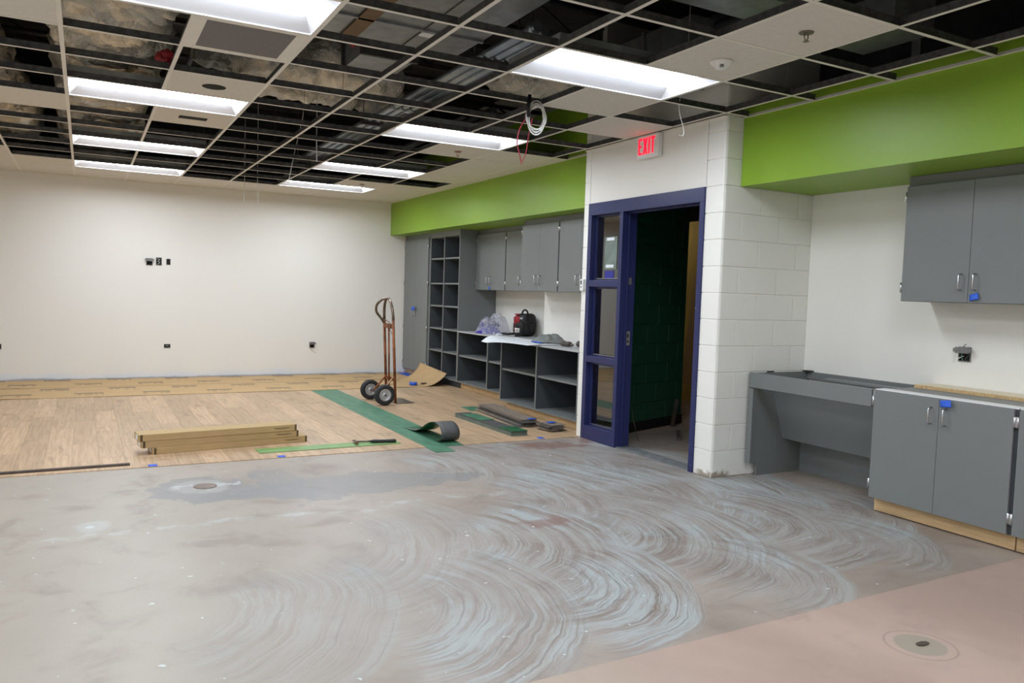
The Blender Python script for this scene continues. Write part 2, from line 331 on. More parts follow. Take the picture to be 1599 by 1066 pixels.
# ------------------------------------------------------------------ geometry helper
class G:
    def __init__(s): s.v = []; s.f = []; s.m = []; s.s = []
    def addf(s, f, mi=0, sm=False): s.f.append(f); s.m.append(mi); s.s.append(sm)
    def box(s, x0, x1, y0, y1, z0, z1, mi=0):
        x0, x1 = sorted((x0, x1)); y0, y1 = sorted((y0, y1)); z0, z1 = sorted((z0, z1))
        b = len(s.v)
        s.v += [(x0, y0, z0), (x1, y0, z0), (x1, y1, z0), (x0, y1, z0), (x0, y0, z1), (x1, y0, z1), (x1, y1, z1), (x0, y1, z1)]
        for q in ((0, 3, 2, 1), (4, 5, 6, 7), (0, 1, 5, 4), (1, 2, 6, 5), (2, 3, 7, 6), (3, 0, 4, 7)): s.addf(tuple(b + i for i in q), mi)
        return s
    def prism(s, pts, axis, lo, hi, mi=0):
        # pts: 2D outline; axis 'x','y','z' is the extrusion direction
        n = len(pts); b = len(s.v)
        def p3(p, h): return {'x': (h, p[0], p[1]), 'y': (p[0], h, p[1]), 'z': (p[0], p[1], h)}[axis]
        s.v += [p3(p, lo) for p in pts] + [p3(p, hi) for p in pts]
        s.addf(tuple(b + i for i in reversed(range(n))), mi); s.addf(tuple(b + n + i for i in range(n)), mi)
        for i in range(n):
            j = (i + 1) % n; s.addf((b + i, b + j, b + n + j, b + n + i), mi)
        return s
    def tube(s, path, r, n=8, mi=0, cap=True):
        path = [Vector(p) for p in path]; rr = r if isinstance(r, (list, tuple)) else [r] * len(path)
        b = len(s.v); up = None
        for i, p in enumerate(path):
            t = (path[min(i + 1, len(path) - 1)] - path[max(i - 1, 0)]).normalized()
            if up is None:
                up = Vector((0, 0, 1)) if abs(t.z) < 0.9 else Vector((1, 0, 0))
            a = t.cross(up); 
            if a.length < 1e-5: a = t.cross(Vector((0, 1, 0)))
            a.normalize(); c = a.cross(t).normalized(); up = c
            for j in range(n):
                w = 2 * math.pi * j / n; s.v.append(tuple(p + (a * math.cos(w) + c * math.sin(w)) * rr[i]))
        for i in range(len(path) - 1):
            for j in range(n):
                k = (j + 1) % n
                s.addf((b + i * n + j, b + i * n + k, b + (i + 1) * n + k, b + (i + 1) * n + j), mi, True)
        if cap:
            s.addf(tuple(b + j for j in reversed(range(n))), mi); e = b + (len(path) - 1) * n
            s.addf(tuple(e + j for j in range(n)), mi)
        return s
    def lathe(s, prof, c, axis='z', n=24, mi=0):
        closed = prof[0] == prof[-1]
        # prof: list of (radius, height) ; closed by caps when radius 0
        b = len(s.v); c = Vector(c)
        for (r, h) in prof:
            for j in range(n):
                w = 2 * math.pi * j / n; u, v = r * math.cos(w), r * math.sin(w)
                d = {'z': (u, v, h), 'y': (u, h, v), 'x': (h, u, v)}[axis]
                s.v.append(tuple(c + Vector(d)))
        for i in range(len(prof) - 1):
            for j in range(n):
                k = (j + 1) % n; s.addf((b + i * n + j, b + i * n + k, b + (i + 1) * n + k, b + (i + 1) * n + j), mi, True)
        if not closed:
            s.addf(tuple(b + j for j in reversed(range(n))), mi); e = b + (len(prof) - 1) * n; s.addf(tuple(e + j for j in range(n)), mi)
        return s
    def surf(s, fn, nu, nv, th=0.0, mi=0, sm=True):
        # sheet fn(u,v)->Vector ; th: thickness along -normal (approx z)
        b = len(s.v); P = [[Vector(fn(i / nu, j / nv)) for j in range(nv + 1)] for i in range(nu + 1)]
        for i in range(nu + 1):
            for j in range(nv + 1): s.v.append(tuple(P[i][j]))
        W = nv + 1
        for i in range(nu):
            for j in range(nv): s.addf((b + i * W + j, b + (i + 1) * W + j, b + (i + 1) * W + j + 1, b + i * W + j + 1), mi, sm)
        if th:
            b2 = len(s.v)
            for i in range(nu + 1):
                for j in range(nv + 1):
                    du = P[min(i + 1, nu)][j] - P[max(i - 1, 0)][j]; dv = P[i][min(j + 1, nv)] - P[i][max(j - 1, 0)]
                    nn = du.cross(dv).normalized(); s.v.append(tuple(P[i][j] - nn * th))
            for i in range(nu):
                for j in range(nv): s.addf((b2 + i * W + j, b2 + i * W + j + 1, b2 + (i + 1) * W + j + 1, b2 + (i + 1) * W + j), mi, sm)
            for i in range(nu):
                for j in (0, nv):
                    q = (b + i * W + j, b2 + i * W + j, b2 + (i + 1) * W + j, b + (i + 1) * W + j); s.addf(q if j == 0 else q[::-1], mi)
            for j in range(nv):
                for i in (0, nu):
                    q = (b + i * W + j, b + i * W + j + 1, b2 + i * W + j + 1, b2 + i * W + j); s.addf(q if i == 0 else q[::-1], mi)
        return s
    def rbox(s, c, h, p=4.0, n=12, mi=0, dis=0.0, dsc=8.0, seed=0):
        # rounded lumpy box: superellipsoid of half sizes h at c
        b = len(s.v); c = Vector(c)
        def sp(w, e): return math.copysign(abs(w) ** (2.0 / e), w)
        for i in range(n + 1):
            la = -math.pi / 2 + math.pi * i / n
            for j in range(2 * n):
                lo = math.pi * j / n
                d = Vector((sp(math.cos(la), p) * sp(math.cos(lo), p), sp(math.cos(la), p) * sp(math.sin(lo), p), sp(math.sin(la), p)))
                k = 1.0
                if dis: k += dis * noise.noise(d * dsc * 0.3 + Vector((seed, seed * 2.0, 0)))
                s.v.append(tuple(c + Vector((d.x * h[0], d.y * h[1], d.z * h[2])) * k))
        W = 2 * n
        for i in range(n):
            for j in range(W):
                k = (j + 1) % W; s.addf((b + i * W + j, b + i * W + k, b + (i + 1) * W + k, b + (i + 1) * W + j), mi, True)
        return s
    def mesh(s, name, mats, off=(0, 0, 0)):
        me = bpy.data.meshes.new(name)
        o = Vector(off)
        me.from_pydata([tuple(Vector(p) - o) for p in s.v], [], s.f)
        for m in (mats if isinstance(mats, (list, tuple)) else [mats]): me.materials.append(M[m] if isinstance(m, str) else m)
        me.polygons.foreach_set('material_index', s.m); me.polygons.foreach_set('use_smooth', s.s)
        me.update(); me.validate()
        return me
    def build(s, name, mats, parent=None, label=None, cat=None, group=None, kind=None, world=True, bevel=0.0, loc=None):
        off = (0, 0, 0)
        if parent is not None and world:
            off = woff(parent)
        if loc is not None: off = loc
        me = s.mesh(name, mats, off)
        o = bpy.data.objects.new(name, me); col.objects.link(o)
        if parent is not None: o.parent = parent
        if loc is not None: o.location = loc
        tag(o, label, cat, group, kind)
        if bevel:
            m = o.modifiers.new('bevel', 'BEVEL'); m.width = bevel; m.segments = 2; m.limit_method = 'ANGLE'
        return o

def woff(o):
    v = Vector((0, 0, 0))
    while o is not None:
        v += o.location; o = o.parent
    return tuple(v)
def tag(o, label=None, cat=None, group=None, kind=None):
    if label: o['label'] = label
    if cat: o['category'] = cat
    if group: o['group'] = group
    if kind: o['kind'] = kind
    return o
def thing(name, label, cat=None, loc=(0, 0, 0), rz=0.0, group=None, kind=None):
    o = bpy.data.objects.new(name, None); col.objects.link(o); o.location = loc; o.rotation_euler = (0, 0, rz); o.empty_display_size = 0.1
    return tag(o, label, cat, group, kind)
def smooth(pts, n=5, it=4):
    P = [Vector(p) for p in pts]; sm = []
    for i in range(len(P) - 1):
        for q in range(n): sm.append(P[i].lerp(P[i + 1], q / n))
    sm.append(P[-1])
    for _ in range(it): sm = [sm[0]] + [(sm[i - 1] + sm[i] * 2 + sm[i + 1]) / 4 for i in range(1, len(sm) - 1)] + [sm[-1]]
    return sm
def inst(src, parent=None, loc=None, rot=None, name=None):
    o = src.copy(); col.objects.link(o); o.parent = parent
    if loc is not None: o.location = loc
    if rot is not None: o.rotation_euler = rot
    return o

# ------------------------------------------------------------------ dimensions
S = 0.6096; GX0 = -4.3385; GY0 = -1.2801; H = 2.744
def gx(c): return GX0 + S * c
def gy(r): return GY0 + S * r
XL, XR, YB, YF, ZT = -7.39, 0.96, 7.66, -7.9, 4.1
SEAM = 1.80

# ================================================================== THE SETTING
def seam_y(x): return -2.10 + 0.0185 * (x - 1.0)
# floors: bare concrete near the camera, skim-coated band, slab under the planks and in the hall
G().prism([(XL, YF), (XR + .14, YF), (XR + .14, seam_y(XR + .14)), (XL, seam_y(XL))], 'z', -.1, 0).build('floor', 'bare', label='bare pinkish concrete floor in the foreground', kind='structure')
G().prism([(XL, seam_y(XL)), (XR + .14, seam_y(XR + .14)), (XR + .14, 0), (4.2, 0), (4.2, SEAM), (XL, SEAM)], 'z', -.1, 0).build('floor', 'skim', label='concrete floor band with swirled grey skim coat', kind='structure')
G().prism([(XL, SEAM), (4.2, SEAM), (4.2, YB + .14), (XL, YB + .14)], 'z', -.1, 0).build('floor', 'bare', label='concrete slab under the new plank flooring', kind='structure')

def wall(name, x0, x1, y0, y1, z0, z1, mat, label): return G().box(x0, x1, y0, y1, z0, z1).build(name, mat, label=label, kind='structure')
wall('wall_back', XL - .14, XR + .14, YB, YB + .14, 0, 2.80, 'wallback', 'plain white painted back wall')
wall('wall_back_upper', XL - .14, XR + .14, YB, YB + .14, 2.80, ZT, 'plenum', 'dark-toned wall above the back of the ceiling grid')  # wall above the grid given a dark tone
wall('wall_left', XL - .14, XL, YF, YB, 0, ZT, 'wall', 'white painted wall on the left, out of frame')
wall('wall_rear', XL - .14, XR + .14, YF - .14, YF, 0, ZT, 'wall', 'white painted wall behind the camera')
wall('wall_right', XR, XR + .14, YF, -0.002, 0, 2.83, 'wall', 'white painted wall behind the grey base and upper cabinets')
wall('wall_right_upper', XR, XR + .14, YF, -0.002, 2.83, ZT, 'plenum', 'dark-toned wall above the right-hand soffit')  # same dark tone above the soffit
wall('wall_alcove', XR, XR + .1, 3.70, YB, 0, ZT, 'wall', 'white alcove wall behind the black backpack')
wall('wall_chase', .68, .74, 2.02, 3.70, 0, ZT, 'wall', 'white wall chase standing proud behind the near open shelves')
wall('wall_chase', .74, XR, 3.64, 3.70, 0, ZT, 'wall', 'narrow white return of the wall chase')
wall('wall_alcove_end', .19, .74, 1.885, 1.96, 0, ZT, 'wall', 'white end wall of the shelf alcove')

# green soffits
G().box(.115, XR - .002, 1.962, YB - .002, 2.235, 3.3).build('trim_1', 'green', label='lime green soffit above the left run of cabinets', kind='structure')
G().box(.165, XR - .002, YF + .01, -.004, 2.235, 2.83).build('trim_2', 'green', label='lime green soffit above the right-hand upper cabinets', kind='structure')

# ---- entry wall: painted concrete blocks, one object per block
wl = thing('wall_entry', 'white painted concrete block wall round the blue door frame', kind='structure')
BH = .2032; J = .004
G().box(.006, XR + .13, .006, .189, 0, 3.45).build('mortar', 'mortar', wl)
G().box(.006, .18, 1.80, 1.874, 0, 3.45).build('mortar', 'mortar', wl)
def corner_block(L):
    g = G(); r = .026; pts = [(r - r * math.cos(a * math.pi / 10), r - r * math.sin(a * math.pi / 10)) for a in range(6)]
    pts = pts + [(L - J, 0), (L - J, .195), (0, .195)]
    g.prism(pts, 'z', J / 2, BH - J / 2)
    return g
src = {}
def block(key, g, loc):
    if key not in src:
        src[key] = g().build('concrete_block', 'block', wl, world=False, bevel=.003); src[key].location = loc
    else: inst(src[key], wl, loc)
for k in range(17):
    z = k * BH; odd = k % 2
    L = .19 if odd else .39
    block(('c', odd), lambda: corner_block(L), (0, 0, z))
    x = L
    while x < XR + .12:
        w = min(.4064, XR + .13 - x)
        block(('r', round(w, 3)), lambda: G().box(0, w - J, 0, .195, J / 2, BH - J / 2), (x, 0, z))
        x += .4064
    block(('l',), lambda: G().box(0, .19, 0, .088, J / 2, BH - J / 2), (0, 1.792, z))
G().box(.004, .16, .197, 1.79, 2.24, 3.45).build('header_panel', 'wall', wl)
G().box(.002, .006, .1955, .1985, 2.25, 2.74).build('joint_crack', 'hole', wl)

# ---- the blue steel door frame with its sidelight
d1 = thing('door_1', 'navy blue steel door frame with three-pane glazed sidelight', kind='structure')
X0, X1 = -.012, .15
G().box(X0, X1, .197, 1.79, 2.125, 2.238).build('head', 'navy', d1, bevel=.002)
G().box(X0, X1, .197, .247, .0, 2.125).box(.05, .07, .247, .262, 0, 2.125).build('jamb', 'navychip', d1, bevel=.002)
G().box(X0, X1, 1.735, 1.79, .0, 2.125).build('jamb', 'navy', d1, bevel=.002)
mu = G().box(X0, X1, 1.238, 1.287, .0, 2.125).box(.05, .07, 1.223, 1.238, 0, 2.11).build('mullion', 'navy', d1, bevel=.002)
G().box(.05, .07, .247, 1.238, 2.11, 2.125).build('door_stop', 'navy', d1)
for a, b in ((1.455, 1.515), (.74, .80), (0.0, .13)): G().box(X0, X1, 1.287, 1.735, a, b).build('rail', 'navy', d1, bevel=.002)
for a, b in ((1.515, 2.125), (.80, 1.455), (.13, .74)):
    f = G()
    for y0, y1, z0, z1 in ((1.287, 1.307, a, b), (1.715, 1.735, a, b), (1.307, 1.715, a, a + .018), (1.307, 1.715, b - .018, b)): f.box(.035, .06, y0, y1, z0, z1)
    f.build('glazing_bead', 'navy', d1)
    G().box(.062, .068, 1.287, 1.735, a, b).build('glass_pane', 'glass', d1)
    G().box(.030, .0345, 1.300, 1.720, a + .016, a + .020).build('bead_edge', 'chrome', d1)
st = G().box(.075, .115, 1.2365, 1.2385, .93, 1.06).box(.085, .10, 1.2355, 1.237, .955, .975, 1).box(.085, .10, 1.2355, 1.237, 1.0, 1.035, 1).build('strike_plate', ['chrome', 'hole'], d1)
G().box(.08, .11, 1.2365, 1.2385, 1.48, 1.54).build('strike_plate', 'chrome', d1)
tg = G().box(.0, .15, .25, 1.236, 0, .008)
for q in range(5): tg.box(.012 + q * .028, .022 + q * .028, .25, 1.236, .008, .012)
tg.build('threshold', 'galv', d1)

# ---- dark hall behind the door
gwl = thing('wall_hall', 'dark green painted block wall seen through the open doorway', kind='structure', loc=(.28, 1.722, 0), rz=math.atan2(2.157 - 1.722, 1.56 - .28))
LN = math.hypot(1.28, .435)
G().box(0, LN, .006, .10, 0, 3.0).build('mortar', 'hallgreen', gwl, world=False)
gs = {}
for k in range(14):
    x = 0.0 if k % 2 else -.2
    while x < LN - .01:
        a = max(x, 0); w = min(x + .4064, LN) - a
        key = round(w, 2)
        if w > .02:
            if key not in gs:
                gs[key] = G().box(0, w - .005, 0, .05, .0025, BH - .0025).build('concrete_block', 'hallgreen', gwl, world=False, bevel=.004); gs[key].location = (a, 0, .08 + k * BH)
            else: inst(gs[key], gwl, (a, 0, .08 + k * BH))
        x += .4064
G().box(0, LN + .005, -.008, .05, 0, .10).build('base_strip', 'base', gwl, world=False)
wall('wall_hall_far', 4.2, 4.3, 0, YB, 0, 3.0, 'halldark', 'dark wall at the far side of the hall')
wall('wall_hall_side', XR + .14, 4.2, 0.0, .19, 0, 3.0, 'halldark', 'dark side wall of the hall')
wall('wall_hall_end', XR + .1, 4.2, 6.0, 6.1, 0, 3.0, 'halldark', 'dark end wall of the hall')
G().prism([(.19, .19), (4.2, .19), (4.2, 6.0), (XR + .1, 6.0), (XR + .1, 2.0), (.19, 1.79)], 'z', 2.9, 3.0).build('ceiling_hall', 'halldark', label='dark ceiling of the hall', kind='structure')

# ---- plank flooring, one object per plank (running away from the camera)
pf = thing('floor_planks', 'oak-look vinyl plank flooring laid up to the concrete edge', kind='structure')
PW = .18; XS = -1.61; rnd = random.Random(3); psrc = {}
def plank(x, y0, y1, mat):
    L = round(y1 - y0, 3); key = (L, mat)
    if key not in psrc:
        psrc[key] = G().box(.0006, PW - .0006, .0006, L - .0006, 0, .005).build('plank', mat, pf, world=False); psrc[key].location = (x, y0, 0)
    else: inst(psrc[key], pf, (x, y0, 0))
c0 = math.floor((-6.3 - XS) / PW); c1 = math.ceil((.46 - XS) / PW)
for c in range(c0, c1):
    x = XS + c * PW
    green = c in (0, 1)
    y = SEAM
    if c == 0: y = 1.58
    ylim = YB - .01 if x < .2 else 7.65
    first = (.2 + .06 * ((c * 7) % 17)) if not green else (1.22 if c == 0 else .75)
    if x + PW > .17 and c > 1: pass
    cuts = [y]; yy = y + first
    while yy < ylim - .1: cuts.append(yy); yy += 1.22
    cuts.append(ylim)
    for a, b in zip(cuts, cuts[1:]):
        # nothing under the cabinets' toe boards
        if x + PW > .19 and b < 3.72: continue
        if x + PW > .19 and a < 3.72: a = 3.72
        if a < b - .02: plank(x, a, b, 'vgreen' if green else 'plank')

# ================================================================== CEILING
ce = thing('ceiling', 'open suspended ceiling grid with most tiles missing', kind='structure', loc=(0, 0, H))
CMIN, CMAX, RMIN, RMAX = -5, 7, -4, 14
lights = [(0, 1), (0, 5), (0, 9), (0, 12), (4, 1), (4, 5), (4, 9), (4, 12), (-4, 1), (-4, 5), (-4, -3), (0, -3), (4, -3), (-4, -7), (0, -7), (4, -7)]
# tees run with a white flange below and a darker zinc web above
def tee(L, axis):
    g = G(); w = .012; e = .0125 if axis == 'x' else 0
    def bx(a0, a1, b0, b1, z0, z1, mi):
        if axis == 'x': g.box(a0, a1, b0, b1, z0, z1, mi)
        else: g.box(b0, b1, a0, a1, z0, z1, mi)
    bx(e, L - e, -w, w, 0, .0015, 0); bx(e, L - e, -.001, .001, .0015, .034, 1); bx(e, L - e, -.004, .004, .034, .044, 1)
    return g
rn = None
YMR = gy(RMIN)
for c in range(CMIN, CMAX + 1):
    if rn is None: rn = tee(YB - YMR, 'y').build('main_runner', ['tee', 'teeweb'], ce, world=False); rn.location = (gx(c), YMR, 0)
    else:
        if c == 7:   # broken by the entry wall
            o = tee(-.004 - YMR, 'y').build('main_runner', ['tee', 'teeweb'], ce, world=False); o.location = (gx(c), YMR, 0)
            o = tee(YB - 1.885, 'y').build('main_runner', ['tee', 'teeweb'], ce, world=False); o.location = (gx(c), 1.885, 0)
            o = tee(1.885, 'y').build('main_runner', ['tee', 'teeweb'], ce, world=False); o.location = (gx(c), 0, 0)
        elif (c - 1) % 4 == 0: continue
        else: inst(rn, ce, (gx(c), YMR, 0))
ct = None
lightcells = {}
for (c, r) in lights: lightcells[(c, r)] = 1; lightcells[(c + 1, r)] = 1
for r in range(RMIN, RMAX + 1):
    for c in range(CMIN, CMAX):
        if ct is None: ct = tee(S, 'x').build('cross_tee', ['tee', 'teeweb'], ce, world=False); ct.location = (gx(c), gy(r), 0)
        else: inst(ct, ce, (gx(c), gy(r), 0))
yt = None
for c in range(CMIN, CMAX):
    if (c - 1) % 4: continue
    for r in range(RMIN, RMAX + 1):
        if (c, r) in lightcells: continue
        L = min(S, YB - gy(r))
        if L < S - .01: g = tee(L, 'y').build('cross_tee', ['tee', 'teeweb'], ce, world=False); g.location = (gx(c), gy(r), 0)
        elif yt is None: yt = tee(S, 'y').build('cross_tee', ['tee', 'teeweb'], ce, world=False); yt.location = (gx(c), gy(r), 0)
        else: inst(yt, ce, (gx(c), gy(r), 0))
# short tees between the last runner and the soffit wall angle
sh = {}
for r in range(RMIN, RMAX + 1):
    y = gy(r); xe = .165 if y < 0 else (.115 if y > 1.9 else None)
    if xe is None: continue
    key = xe
    if key not in sh: sh[key] = tee(xe - gx(7), 'x').build('cross_tee', ['tee', 'teeweb'], ce, world=False); sh[key].location = (gx(7), y, 0)
    else: inst(sh[key], ce, (gx(7), y, 0))
def angle(x0, x1, y0, y1, wallside):
    g = G().box(x0, x1, y0, y1, 0, .0015)
    if wallside == '+x': g.box(x1 - .0015, x1, y0, y1, .0015, .022)
    else: g.box(x0, x1, y1 - .0015, y1, .0015, .022)
    return g.build('wall_angle', 'tee', ce, world=False)
angle(.143, .165, YMR, -.004, '+x'); angle(.093, .115, 1.885, YB, '+x'); angle(gx(CMIN), .093, YB - .022, YB, '+y'); angle(-.022, 0, 0, 1.885, '+x')
# tiles
tiles = [(5, 0), (5, -1), (5, 2), (6, 3), (1, 4), (1, 6), (5, 6), (5, 11), (-1, 2), (-1, 6), (-1, 12)]
tiles += [(6, r) for r in range(6, 15) if r != 10] + [(c, r) for c in range(-5, 6) for r in (13, 14)]
tiles += [(c, r) for c in (-5, -4, -3, -2) for r in range(RMIN, 13) if (c, r) not in lightcells and (c * 3 + r * 5) % 4] 
tiles += [(c, r) for c in range(-1, 7) for r in (-4, -3) if (c, r) not in lightcells]
tl = None; tsrc = {}
for (c, r) in dict.fromkeys(tiles):
    y1 = min(gy(r + 1), YB - .003) ; d = round(y1 - gy(r) - .006, 3); key = d
    if (c, r) in ((1, 4), (1, 6)):
        g = G(); w = S - .006; cx = w / 2; n = 20
        hole = [(cx + .075 * math.cos(2 * math.pi * q / n), cx + .075 * math.sin(2 * math.pi * q / n)) for q in range(n)] if r == 4 else None
        bm = None
        o = g.box(0, w, 0, w, .002, .017).build('ceiling_tile', 'tilew', ce, world=False); o.location = (gx(c) + .003, gy(r) + .003, 0)
        h = G()
        if r == 4: h.lathe([(.08, 0), (.08, .0015)], (cx, cx, .0008), n=20)
        else: h.box(cx - .11, cx + .11, cx - .06, cx + .06, .0008, .0022)
        o2 = h.build('cut_out', 'hole', o, world=False); 
        continue
    if key not in tsrc:
        tsrc[key] = G().box(0, S - .006, 0, d, .002, .017).build('ceiling_tile', 'tilew', ce, world=False); tsrc[key].location = (gx(c) + .003, gy(r) + .003, 0)
    else: inst(tsrc[key], ce, (gx(c) + .003, gy(r) + .003, 0))
es = {}
for r in list(range(6, 15)) + [-4]:
    xe = .113 if r > 0 else .163; d = round(min(gy(r + 1), YB - .003) - gy(r) - .006, 3)
    o = G().box(0, xe - gx(7) - .004, 0, d, .002, .017).build('ceiling_tile', 'tilew', ce, world=False); o.location = (gx(7) + .003, gy(r) + .003, 0)
# closed ceiling behind the camera (one plain panel round its lamps) and at the far left edge
g = G()
for r in range(-11, RMIN):
    for c in range(CMIN, 9):
        if (c, r) in lightcells: continue
        x0, x1 = gx(c), min(gx(c + 1), .164 if gx(c) < .164 else 0)
        if x1 <= x0: continue
        g.box(x0, x1, max(gy(r), YF), gy(r + 1), .0, .015)
g.build('tile_field', 'tilew', ce, world=False)['kind'] = 'stuff'
# grey grille panel
rp = thing('grille_panel', 'square grey perforated panel in white frame beside the big ceiling light', 'ceiling panel', (gx(1), gy(2), H))
w = S - .006
G().box(.003, w, .003, .045, .001, .012).box(.003, w, w - .04, w, .001, .012).box(.003, .07, .045, w - .04, .001, .012).box(w - .07, w, .045, w - .04, .001, .012).build('frame', 'tee', rp, world=False)
G().box(.07, w - .07, .045, w - .04, .003, .010).build('grille', 'speaker', rp, world=False)

# ---- troffers
LAB = {(0, 1): 'largest recessed troffer light at the top left edge of the picture', (0, 5): 'recessed troffer light between the round-hole tile and the slotted tile',
       (0, 9): 'recessed troffer light third from the camera in the left row', (0, 12): 'recessed troffer light nearest the back wall in the left row',
       (4, 1): 'largest recessed troffer light of the right row, beside the smoke detector tile', (4, 5): 'recessed troffer light of the right row below the coiled cable',
       (4, 9): 'recessed troffer light third from the camera in the right row', (4, 12): 'recessed troffer light nearest the back wall in the right row'}
def troffer(c, r, first=[None]):
    lab = LAB.get((c, r), 'recessed troffer light out of frame, same as those in view')
    t = thing('ceiling_light', lab, 'ceiling light', (gx(c) + S, gy(r) + S / 2, H), group='recessed troffer lights')
    if first[0] is None:
        hx, hy = S - .004, S / 2 - .003; ix, iy = hx - .012, hy - .012
        lx, ly, lz = hx - .07, .15, .05
        f = G(); f.box(-hx, hx, -hy, -iy, .0005, .012).box(-hx, hx, iy, hy, .0005, .012).box(-hx, -ix, -iy, iy, .0005, .012).box(ix, hx, -iy, iy, .0005, .012)
        a = f.build('frame', 'troffer', t, world=False)
        g = G(); b = 0
        g.v += [(-ix, -iy, .006), (ix, -iy, .006), (ix, iy, .006), (-ix, iy, .006), (-lx, -ly, lz), (lx, -ly, lz), (lx, ly, lz), (-lx, ly, lz)]
        for q in ((0, 4, 5, 1), (1, 5, 6, 2), (2, 6, 7, 3), (3, 7, 4, 0)): g.addf(q)
        h = G().box(-hx, hx, -hy, hy, .075, .085).box(-hx, hx, -hy, -hy + .002, .012, .075).box(-hx, hx, hy - .002, hy, .012, .075).box(-hx, -hx + .002, -hy, hy, .012, .075).box(hx - .002, hx, -hy, hy, .012, .075)
        bb = g.build('reflector', 'troffer', t, world=False)
        n = 8
        l = G().surf(lambda u, v: (-lx + 2 * lx * u, -ly + 2 * ly * v, lz - .012 * math.sin(math.pi * v)), 2, n)
        d = l.build('lens', 'lens', t, world=False)
        e = h.build('housing', 'galv', t, world=False)
        first[0] = [a, bb, d, e]
    else:
        for p in first[0]: inst(p, t)
    return t
for (c, r) in lights: troffer(c, r)

# ================================================================== PLENUM
G().box(XL - .14, XR + .14, YF - .14, YB + .14, ZT, ZT + .1).build('ceiling_deck', 'plenum', label='dark structural deck above the open ceiling grid', kind='structure')
def joist(y, label):
    t = thing('steel_joist', label, 'joist', (0, y, 3.74), group='steel joists above the grid')
    G().box(XL + .002, XR - .002, y - .03, y + .03, 4.04, 4.1).build('top_chord', 'steel', t)
    G().box(XL + .002, XR - .002, y - .03, y + .03, 3.74, 3.79).build('bottom_chord', 'steel', t)
    g = G(); x = XL + .1; up = True
    while x < XR - .5:
        g.tube([(x, y, 3.79 if up else 4.04), (x + .45, y, 4.04 if up else 3.79)], .014, 6); x += .45; up = not up
    g.build('web_bar', 'steel', t)
for i, y in enumerate((-1.9, -.35, 1.95, 3.5, 5.1, 6.6)):
    joist(y, ['dark open-web steel joist spanning above the grid nearest the camera', 'dark open-web steel joist above the big right-hand troffer', 'dark open-web steel joist above the foil ducts', 'dark open-web steel joist behind the foil ducts', 'dark open-web steel joist deep above the far lights', 'dark open-web steel joist closest to the back wall'][i])

def wrapped_duct(name, label, path, rx, rz, mat, seed, n=20, amp=.09, group='foil-wrapped ducts'):
    # crumpled foil insulation round a duct following path
    path = [Vector(p) for p in path]; g = G(); b = 0; rings = []
    L = [0]
    for a, c in zip(path, path[1:]): L.append(L[-1] + (c - a).length)
    steps = int(L[-1] / .038)
    def at(d):
        for i in range(len(path) - 1):
            if d <= L[i + 1] or i == len(path) - 2:
                t = (d - L[i]) / max(1e-6, L[i + 1] - L[i]); return path[i].lerp(path[i + 1], min(1, t)), (path[i + 1] - path[i]).normalized()
    for i in range(steps + 1):
        p, t = at(L[-1] * i / steps); side = t.cross(Vector((0, 0, 1))).normalized()
        for j in range(n):
            w = 2 * math.pi * j / n
            e = 3.2
            cx = math.copysign(abs(math.cos(w)) ** (2 / e), math.cos(w)); cz = math.copysign(abs(math.sin(w)) ** (2 / e), math.sin(w))
            q = p + side * (cx * rx) + Vector((0, 0, cz * rz))
            al = q.dot(t); ql = q + t * (al * 1.2)
            nz = noise.noise(q * 1.7 + Vector((seed, 0, 0))) * .55 + (.5 - 2.0 * abs(noise.noise(ql * 2.6 + Vector((0, seed, 0))))) * .85 + (.35 - 1.5 * abs(noise.noise(ql * 6.0 + Vector((0, 0, seed))))) * .5
            band = .03 if (i % 30) < 2 else 0
            q = q + (side * cx + Vector((0, 0, cz))).normalized() * (nz * amp - band)
            g.v.append(tuple(q))
    for i in range(steps):
        for j in range(n):
            k = (j + 1) % n; g.addf((i * n + j, i * n + k, (i + 1) * n + k, (i + 1) * n + j), 0, True)
    g.addf(tuple(reversed(range(n)))); g.addf(tuple(steps * n + j for j in range(n)))
    o = g.build(name, mat, label=label, cat='duct', group=group, loc=tuple(path[0]))
    for e in (.2, .86):
        p, t = at(L[-1] * e); G().box(p.x - .012, p.x + .012, p.y - .002, p.y + .002, p.z + rz * .6, 4.0995).build('hanger_strap', 'galv', o)
    return o
wrapped_duct('wrapped_duct', 'crumpled foil-wrapped duct running to the back above the left grid bays', [(-4.05, -2.6, 3.27), (-4.05, 6.9, 3.27)], .36, .30, 'foil', 1.0, n=56, amp=.135)
wrapped_duct('wrapped_duct', 'foil-wrapped duct at the far left edge of the ceiling', [(-5.25, .4, 3.25), (-5.0, 6.6, 3.25)], .30, .26, 'foildk', 4.0, n=44, amp=.12)
wrapped_duct('wrapped_duct', 'cream foil-wrapped duct crossing the ceiling from the left light to the conduits', [(-3.48, 2.05, 3.22), (-1.85, 2.15, 3.22)], .20, .17, 'foil', 7.0, n=40, amp=.085)
wrapped_duct('wrapped_duct', 'cream foil-wrapped duct ending beside the coiled white cable', [(-1.25, 1.45, 3.22), (-.10, 1.35, 3.22)], .22, .16, 'foil', 9.0, n=40, amp=.075)
wrapped_duct('wrapped_duct', 'sagging foil-wrapped branch duct behind the conduits', [(-2.9, 3.6, 3.42), (-1.9, 3.7, 3.42), (-.9, 4.0, 3.42)], .17, .15, 'foildk', 12.0, n=34, amp=.08)
